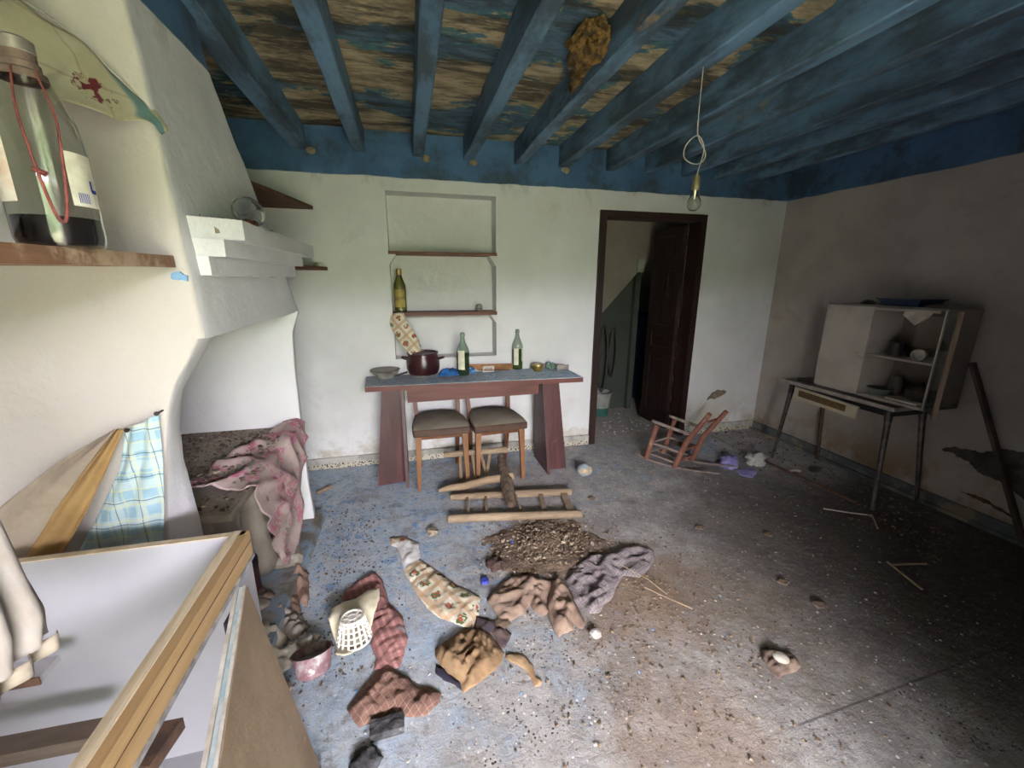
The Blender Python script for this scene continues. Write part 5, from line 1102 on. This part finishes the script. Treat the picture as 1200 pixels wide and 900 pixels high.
def lump(name, px, r, mat, label, cat, sc=(1, 1, .6), seed=0, amp=.4, group=None, sub=3):
    bm = NB(); z = r*sc[2]*.8; blob(bm, (px[0], px[1], z), r, amp, 8, sub, seed, sc); o = fin(name, bm, mat, smooth=(sub > 2), loc=(px[0], px[1], 0)); return tag(o, label, cat, group)
lump('plaster_lump', (0.075, 2.236, 0.0), .035, M_rubble, 'brown plaster lump on the blue floor above the flowered cloth', 'rubble', seed=3, sub=2)
lump('dark_clod', (0.377, 1.864, -0.0), .045, simple('clod_dark', '5a4640', '47352f', 30, .95, .9, 60), 'dark brown clod between the flowered cloth and the soil heap', 'clod', (1, 1, .45), 5, .6)
lump('glass_lump', (1.284, 2.757, 0.0), .06, M_stone, 'rounded bluish glass lump with brown dirt right of the table leg', 'lump', (1, .85, .8), 6, .15)
lump('plaster_lump', (0.9, 1.744, 0.0), .02, M_chips, 'small pale plaster lump beside the grey cloth', 'rubble', seed=8, sub=2)
lump('plaster_lump', (0.706, 1.329, 0.0), .025, M_chips, 'white plaster lump just right of the tan cloth end', 'rubble', seed=9, sub=2)
lump('plaster_lump', (-0.52, 1.367, 0.0), .028, M_rubble, 'small brown lump below the pink pot at the lower left', 'rubble', seed=4, sub=2)
for k_, p in enumerate([(1.683, 1.911), (1.778, 1.398), (1.811, 1.233), (1.176, 2.393), (2.038, 1.753), (0.335, 1.475)]):
    lump('clod', p, .022+.004*(k_ % 3), M_soil, ('brown clod on the floor below the rocking chair', 'brown clod on the dark floor, upper of two near the right', 'brown clod on the dark floor, lower of two near the right', 'brown clod right of the flat ladder frame', 'brown clod on the floor below the purple bag', 'brown clod just right of the ochre cloth')[k_], 'clod', (1.1, 1, .4), k_*7, .5, 'loose brown clods on the floor', 2)
p = (0.513, 2.036, -0.0); bm = NB(); tube(bm, [(p[0]-.005, p[1]+.035, .012), (p[0]+.005, p[1]+.01, .016), (p[0]-.004, p[1]-.01, .014), (p[0]+.008, p[1]-.03, .010)], [.009, .011, .009, .008], 6); o = fin('blue_fragment', bm, M_blueplain, loc=(p[0], p[1], 0)); tag(o, 'bright blue curved plastic fragment at the left of the soil heap', 'fragment')
p = (0.303, 1.763, 0.0); bm = NB(); lathe(bm, (p[0], p[1], 0), [(0, .016), (.018, .016), (.02, .013), (.021, 0), (.018, 0), (0, .012)], 20); o = fin('bottle_cap', bm, simple('cap_navy', '2c3a94', '3a479c'), smooth=.7, loc=(p[0], p[1], 0)); tag(o, 'blue round bottle cap on the floor left of the tan cloth', 'cap')
# refuse at the right of the floor
M_wrap = cloth_mat('shrivelled_wrapper', '6d5a50', '8b7869', 20, .5, 'a39a8c', .58)
crumple('shrivelled_wrapper', [(1.344, 1.095), (1.393, 1.087), (1.43, 1.069), (1.454, 1.039), (1.436, 0.996), (1.397, 0.983), (1.345, 0.981), (1.304, 0.973), (1.299, 1.007), (1.312, 1.054)], 0, .045, M_wrap, 'shrivelled brown wrapper with a pale hole at the right front of the floor', 'wrapper', 21, .4, 14, step=.009, fall=.025)
p = (1.373, 1.031, 0.0); bm = NB(); lathe(bm, (p[0], p[1], .018), [(.03, .01), (.022, .016), (.018, .02), (.0, .018)], 18); o = fin('pale_disc', bm, M_paper, smooth=True, loc=(p[0], p[1], .018)); tag(o, 'pale ring at the centre of the shrivelled wrapper', 'disc')
# plastic bags near the desk
p = (2.505, 2.592, 0.0); lump('plastic_bag', (p[0]-.02, p[1]), .075, M_purple, 'crumpled purple plastic bag on the floor left of the desk', 'bag', (1, .9, .75), 11, .5)
crumple('plastic_film', [(2.499, 2.529), (2.67, 2.553), (2.662, 2.475), (2.528, 2.386), (2.47, 2.444)], 0, .03, M_purple, 'flat purple strip of plastic film trailing from the purple bag', 'film', 22, fs=14, step=.012)
p = (2.708, 2.594, 0.0); lump('plastic_bag', (p[0]+.04, p[1]), .07, M_baggrey, 'crumpled pale grey plastic bag between the purple bag and the desk leg', 'bag', (1.1, .9, .8), 13, .8)
# rods and sticks on the floor
def stick(name, p, q, r, mat, label, cat='stick', z=.012, r2=None, group=None):
    bm = NB(); a = Vector((p[0], p[1], z)); b = Vector((q[0], q[1], z)); mid = a.lerp(b, .5)+Vector((fb(a)*.02, fb(b)*.02, 0)); tube(bm, [a, mid, b], [r, r, r2 or r], 8); o = fin(name, bm, mat, smooth=.8, loc=tuple(a)); return tag(o, label, cat, group)
stick('metal_rod', (2.827, 3.221, 0.0), (2.853, 2.628, 0.0), .012, simple('rod_pale', '8f877f', '6a625b', 12, .5), 'pale rod on the floor running from the back skirting toward the desk', 'rod')
stick('metal_rod', (2.853, 2.628, 0.0), (2.929, 1.913, 0.0), .012, M_rust, 'rusty dark rod on the floor continuing under the desk', 'rod')
stick('thin_stick', (2.642, 1.903, 0.0), (2.874, 1.762, 0.0), .005, M_paper, 'thin pale stick on the floor before the near desk leg', 'stick', .006)
stick('thin_stick', (2.874, 1.762, 0.0), (2.752, 1.644, 0.0), .004, M_paper, 'short pale bent twig end at the near desk leg', 'stick', .005)
stick('thin_stick', (2.462, 1.387, 0.0), (2.403, 1.192, 0.0), .006, M_oldwood, 'grey lath lying at the right front, longer of a crossed pair', 'stick', .007)
stick('thin_stick', (2.453, 1.368, -0.0), (2.65, 1.327, 0.0), .006, M_oldwood, 'grey lath lying at the right front, shorter of a crossed pair', 'stick', .007)
stick('batten', (3.33, 3.198, 0.0), (3.37, 2.935, 0.0), .012, M_oldwood, 'short grey batten lying under the far end of the desk by the wall', 'batten', .013)
stick('chip_of_wood', (3.413, 1.466, 0.0), (3.55, 1.509, 0.0), .008, M_paper, 'small pale wood chip by the skirting at the right edge', 'chip', .012)
stick('blue_stick', (-0.697, 2.903, 0.0), (-0.614, 2.985, 0.0), .014, M_oldwood, 'short grey stick on the blue floor beside the fireplace cheek', 'stick', .014)
bm = NB(); c_ = (2.938, 2.378, 0.0); tube(bm, [(c_[0]+.05*math.cos(a), c_[1]+.035*math.sin(a), .012) for a in [.2+2.4*k/8 for k in range(9)]], .009, 8); o = fin('curved_shard', bm, M_paper, loc=(c_[0], c_[1], 0)); tag(o, 'pale curved shard on the rusty rod before the desk', 'shard')
lump('dark_lump', (3.127, 2.379, 0.0), .05, M_darkpot, 'dark crushed lump on the floor under the desk', 'lump', (1.2, .8, .4), 15, .6)

# ------------------------------------------------------------------ perforated basket on its cream shell
bk = thing('perforated_basket', (-.3, 1.55, 0), 'white perforated plastic basket upside down in a split cream shell', 'basket')
bc0 = Vector((-0.305, 1.544, 0.0))
ax = (Vector((-.02, .12, .9))).normalized(); Mq = ax.to_track_quat('Z', 'Y').to_matrix().to_4x4()
r0, r1, hh = .068, .045, .10; ns = 16; bm = NB()
def cone(th_, z): 
    r = r0+(r1-r0)*z/hh; return Vector((r*math.cos(th_), r*math.sin(th_), z))
for z in (0, .02, .042, .064, .086, .1):
    tube(bm, [cone(2*PI*k/32, z) for k in range(33)], .0035 if 0 < z < .1 else .005, 6)
for k in range(ns):
    bar(bm, cone(2*PI*k/ns, 0), cone(2*PI*k/ns, hh), .008, .003)
for k in range(8):
    a = 2*PI*k/8; bar(bm, (0, 0, hh), (r1*math.cos(a), r1*math.sin(a), hh), .007, .003)
tube(bm, [(.018*math.cos(a), .018*math.sin(a), hh) for a in [2*PI*k/16 for k in range(17)]], .004, 6)
tube(bm, [(0, 0, hh-.002), (0, 0, hh+.002)], .012, 12)
bmesh.ops.transform(bm, matrix=Matrix.Translation(bc0+Vector((0.01, 0, .012))) @ Mq, verts=bm.verts); fin('lattice', bm, M_whiteplastic, bk)
so = [(-0.409, 1.625), (-0.398, 1.684), (-0.36, 1.711), (-0.307, 1.718), (-0.257, 1.763), (-0.203, 1.765), (-0.2, 1.692), (-0.223, 1.6), (-0.247, 1.527), (-0.286, 1.475), (-0.324, 1.443), (-0.357, 1.464), (-0.367, 1.531)]
sc_ = (sum(p[0] for p in so)/len(so), sum(p[1] for p in so)/len(so))
sh = crumple('cream_shell', so, 0, .012, M_plasticcream, None, None, 25, 1.0, 6, step=.012, fall=.03, base=lambda p: .055*min(1, (math.hypot(p.x-bc0.x, p.y-bc0.y)/.12)**3))
sh.parent = bk; sh.location = Vector(sh['org'])-Vector(bk['org'])
sh.modifiers['thick'].thickness = .006
# pink enamel pot lying half buried
pk_ = thing('pink_enamel_pot', (-.43, 1.40, 0), 'chipped pink and white enamel pot tipped over left of the basket', 'pot')
pc_ = Vector((-0.426, 1.364, 0.0)); axp = Vector((-.10, .42, 1)).normalized(); Mp = Matrix.Translation(pc_+Vector((.0, .045, .012))) @ axp.to_track_quat('Z', 'Y').to_matrix().to_4x4()
bm = NB(); lathe(bm, (0, 0, 0), [(0, 0), (.045, 0), (.06, .012), (.072, .085), (.076, .088), (.07, .088), (.057, .014), (0, .006)], 30)
bmesh.ops.transform(bm, matrix=Mp, verts=bm.verts); fin('pot_body', bm, M_pinkpot, pk_, smooth=.7)
bm = NB(); lathe(bm, (0, 0, 0), [(0, .05), (.064, .052), (.064, .055), (0, .058)], 30); bmesh.ops.transform(bm, matrix=Mp, verts=bm.verts); fin('grey_fill', bm, M_dust, pk_, smooth=.7)
# heap of rags, shoe, can and boards at the foot of the fireplace
t = thing('dark_red_can', (-.84, 1.99, .05), 'dark red can with a black lid at the foot of the hearth', 'can'); c_ = (-.80, 1.90, .05)
bm = NB(); lathe(bm, c_, [(0, 0), (.05, 0), (.052, .01), (.052, .14), (0, .14)], 24); fin('body', bm, M_darkred, t, smooth=.7)
bm = NB(); lathe(bm, c_, [(.054, .14), (.055, .175), (.045, .19), (0, .19)], 24); fin('lid', bm, M_black, t, smooth=.7)
bm = NB(); box(bm, -.76, 2.02, .05, -.62, 2.14, .12); bmesh.ops.rotate(bm, verts=bm.verts, cent=(-.7, 2.1, .05), matrix=Matrix.Rotation(.3, 3, 'Z') @ Matrix.Rotation(.12, 3, 'Y')); o = fin('stone_block', bm, M_concrete, bevel=.018, loc=(-.7, 2.08, .05)); tag(o, 'rounded grey stone block below the tub at the hearth foot', 'stone')
bm = NB(); blob(bm, (-.76, 1.80, .04), .075, .15, 6, 3, 31, (1, .7, .5)); o = fin('stone_slab', bm, M_concrete, smooth=True, loc=(-.76, 1.8, 0)); tag(o, 'flat brownish stone beside the dark red can', 'stone')
cr = crumple
cr('folded_cardboard', [(-0.665, 2.089), (-0.632, 2.109), (-0.58, 2.042), (-0.545, 1.89), (-0.528, 1.786), (-0.569, 1.823), (-0.611, 1.912), (-0.65, 1.945)], 0, .13, cloth_mat('card_fold', '9a8070', '83695a', 8, .2), 'folded brownish leather piece standing up near the hearth plinth', 'rag', 30, 1.5, 5, step=.012, fall=.04)
cr('leather_shoe', [(-0.867, 1.998), (-0.789, 1.991), (-0.693, 1.92), (-0.636, 1.872), (-0.648, 1.821), (-0.702, 1.782), (-0.737, 1.727), (-0.768, 1.72), (-0.828, 1.848)], 0, .09, M_shoe, 'flattened dark brown leather shoe in the rag heap beside the cabinet door', 'shoe', 31, .9, 6, step=.014, fall=.05)
cr('pale_rag', [(-0.765, 1.701), (-0.712, 1.735), (-0.616, 1.697), (-0.572, 1.627), (-0.586, 1.578), (-0.529, 1.544), (-0.526, 1.464), (-0.581, 1.423), (-0.637, 1.437), (-0.701, 1.546)], 0, .08, cloth_mat('rag_cream', 'cdc5b3', 'b5ac9b', 6, .3, 'a2968a', .58), 'dirty cream rag at the lower left beside the cabinet door', 'rag', 32, 1.2, 6)
cr('grey_rag', [(-0.695, 1.832), (-0.615, 1.802), (-0.551, 1.745), (-0.5, 1.669), (-0.508, 1.611), (-0.553, 1.605), (-0.607, 1.663), (-0.655, 1.741)], 0, .09, cloth_mat('rag_grey', 'a59a90', '8a7f77', 8, .4, '6f6259', .56), 'grey-brown crumpled rag between the shoe and the pink pot', 'rag', 33, .6, 8)
cr('brown_rag', [(-0.698, 1.899), (-0.65, 1.945), (-0.587, 1.872), (-0.55, 1.755), (-0.596, 1.756), (-0.659, 1.807)], 0, .06, cloth_mat('rag_brown', '8c7562', '766050', 8, .4), 'small brown rag beside the folded leather piece', 'rag', 34, .6, 8)
lump('white_lump', (-0.475, 1.564, 0.0), .035, M_chips, 'white crumpled lump just above the pink enamel pot', 'paper', (1.1, 1, .8), 17, .7)
lump('white_lump', (-0.529, 1.544, 0.0), .03, M_paper, 'small cream lump left of the white one above the pink pot', 'paper', (1.1, 1, .8), 18, .7)
bm = NB(); box(bm, 0, 0, 0, .11, .055, .03); bmesh.ops.subdivide_edges(bm, edges=bm.edges[:], cuts=3, use_grid_fill=True); roughen(bm, .006, 40)
q = (-0.199, 1.112, 0.0); bmesh.ops.transform(bm, matrix=Matrix.Translation((q[0], q[1], 0)) @ Matrix.Rotation(.05, 4, 'Z'), verts=bm.verts); o = fin('charred_block', bm, M_char, loc=(q[0], q[1], 0)); tag(o, 'small black charred block below the brown checked cloth', 'block')
lump('soot_pile', (-0.21, 1.053, 0.0), .045, M_char, 'low black soot pile at the bottom edge of the view', 'soot', (1, .9, .3), 19, .6)

# ================================================================== CEILING THINGS
bm = NB()
blob(bm, (.80, 1.88, 2.44), .1, .35, 7, 5, 2, (.8, 1.35, .62)); blob(bm, (.845, 2.10, 2.42), .06, .35, 7, 4, 5, (.6, 1.7, .8))
for v in bm.verts:
    d = (v.co-Vector((.725, 1.76, 2.375))).length
    if d < .05: v.co += Vector((.03, .05, .05))*(1-d/.05)
bm.normal_update()
for v in bm.verts: v.co += v.normal*.006*fb(v.co, 40)
o = fin('bird_nest', bm, M_nest, loc=(.82, 1.95, 2.45)); tag(o, 'brown mud and straw bird nest stuck beside a blue beam', 'nest')
lb = thing('light_bulb', (1.22, 1.7, 1.80), 'bare clear light bulb hanging from the beams on a looped white wire', 'lamp')
bc_ = (1.26, 1.72, 1.79)
bm = NB(); pr = [(0, 0), (.014, .002), (.024, .011), (.029, .026), (.028, .042), (.02, .062), (.0145, .078), (.0135, .088)]
lathe(bm, bc_, pr+[(r-.0008, z) for r, z in reversed(pr[1:])]+[(0, .001)], 28); fin('glass_bulb', bm, M_bulb, lb, smooth=.7)
bm = NB(); tube(bm, [(bc_[0], bc_[1], bc_[2]+.088), (bc_[0], bc_[1], bc_[2]+.05)], [.008, .004], 8); tube(bm, [(bc_[0]-.012, bc_[1], bc_[2]+.035), (bc_[0], bc_[1]+.004, bc_[2]+.045), (bc_[0]+.012, bc_[1], bc_[2]+.035)], .0012, 6); fin('filament', bm, M_fil, lb)
bm = NB(); lathe(bm, bc_, [(.0145, .086), (.0175, .088), (.0175, .108), (.016, .11), (.017, .13), (.012, .145), (.004, .15), (0, .15)], 24); fin('socket', bm, M_socket, lb, smooth=.7)
wp = [(bc_[0], bc_[1], bc_[2]+.145), (bc_[0]+.008, bc_[1], 1.97), (bc_[0]+.022, bc_[1], 2.03), (bc_[0]+.014, bc_[1], 2.065), (bc_[0]-.01, bc_[1], 2.09), (bc_[0]-.04, bc_[1], 2.08), (bc_[0]-.066, bc_[1]+.01, 2.045), (bc_[0]-.064, bc_[1]+.01, 2.005), (bc_[0]-.03, bc_[1]+.008, 1.985), (bc_[0]+.01, bc_[1]+.008, 1.985), (bc_[0]+.034, bc_[1]+.006, 2.005), (bc_[0]+.034, bc_[1]+.005, 2.03), (bc_[0]+.012, bc_[1]+.004, 2.06), (bc_[0]-.015, bc_[1]+.003, 2.10), (bc_[0]-.02, bc_[1]+.003, 2.2), (bc_[0]-.02, bc_[1]+.003, 2.36)]
def smoothpts(P_, n=4):
    out = []; P_ = [Vector(p) for p in P_]
    for i in range(len(P_)-1):
        p0 = P_[max(i-1, 0)]; p1 = P_[i]; p2 = P_[i+1]; p3 = P_[min(i+2, len(P_)-1)]
        for k in range(n):
            t = k/n; out.append(.5*((2*p1)+(p2-p0)*t+(2*p0-5*p1+4*p2-p3)*t*t+(3*p1-p0-3*p2+p3)*t*t*t))
    return out+[P_[-1]]
bm = NB(); tube(bm, smoothpts(wp), .0022, 6); fin('wire', bm, M_wire, lb, smooth=True)
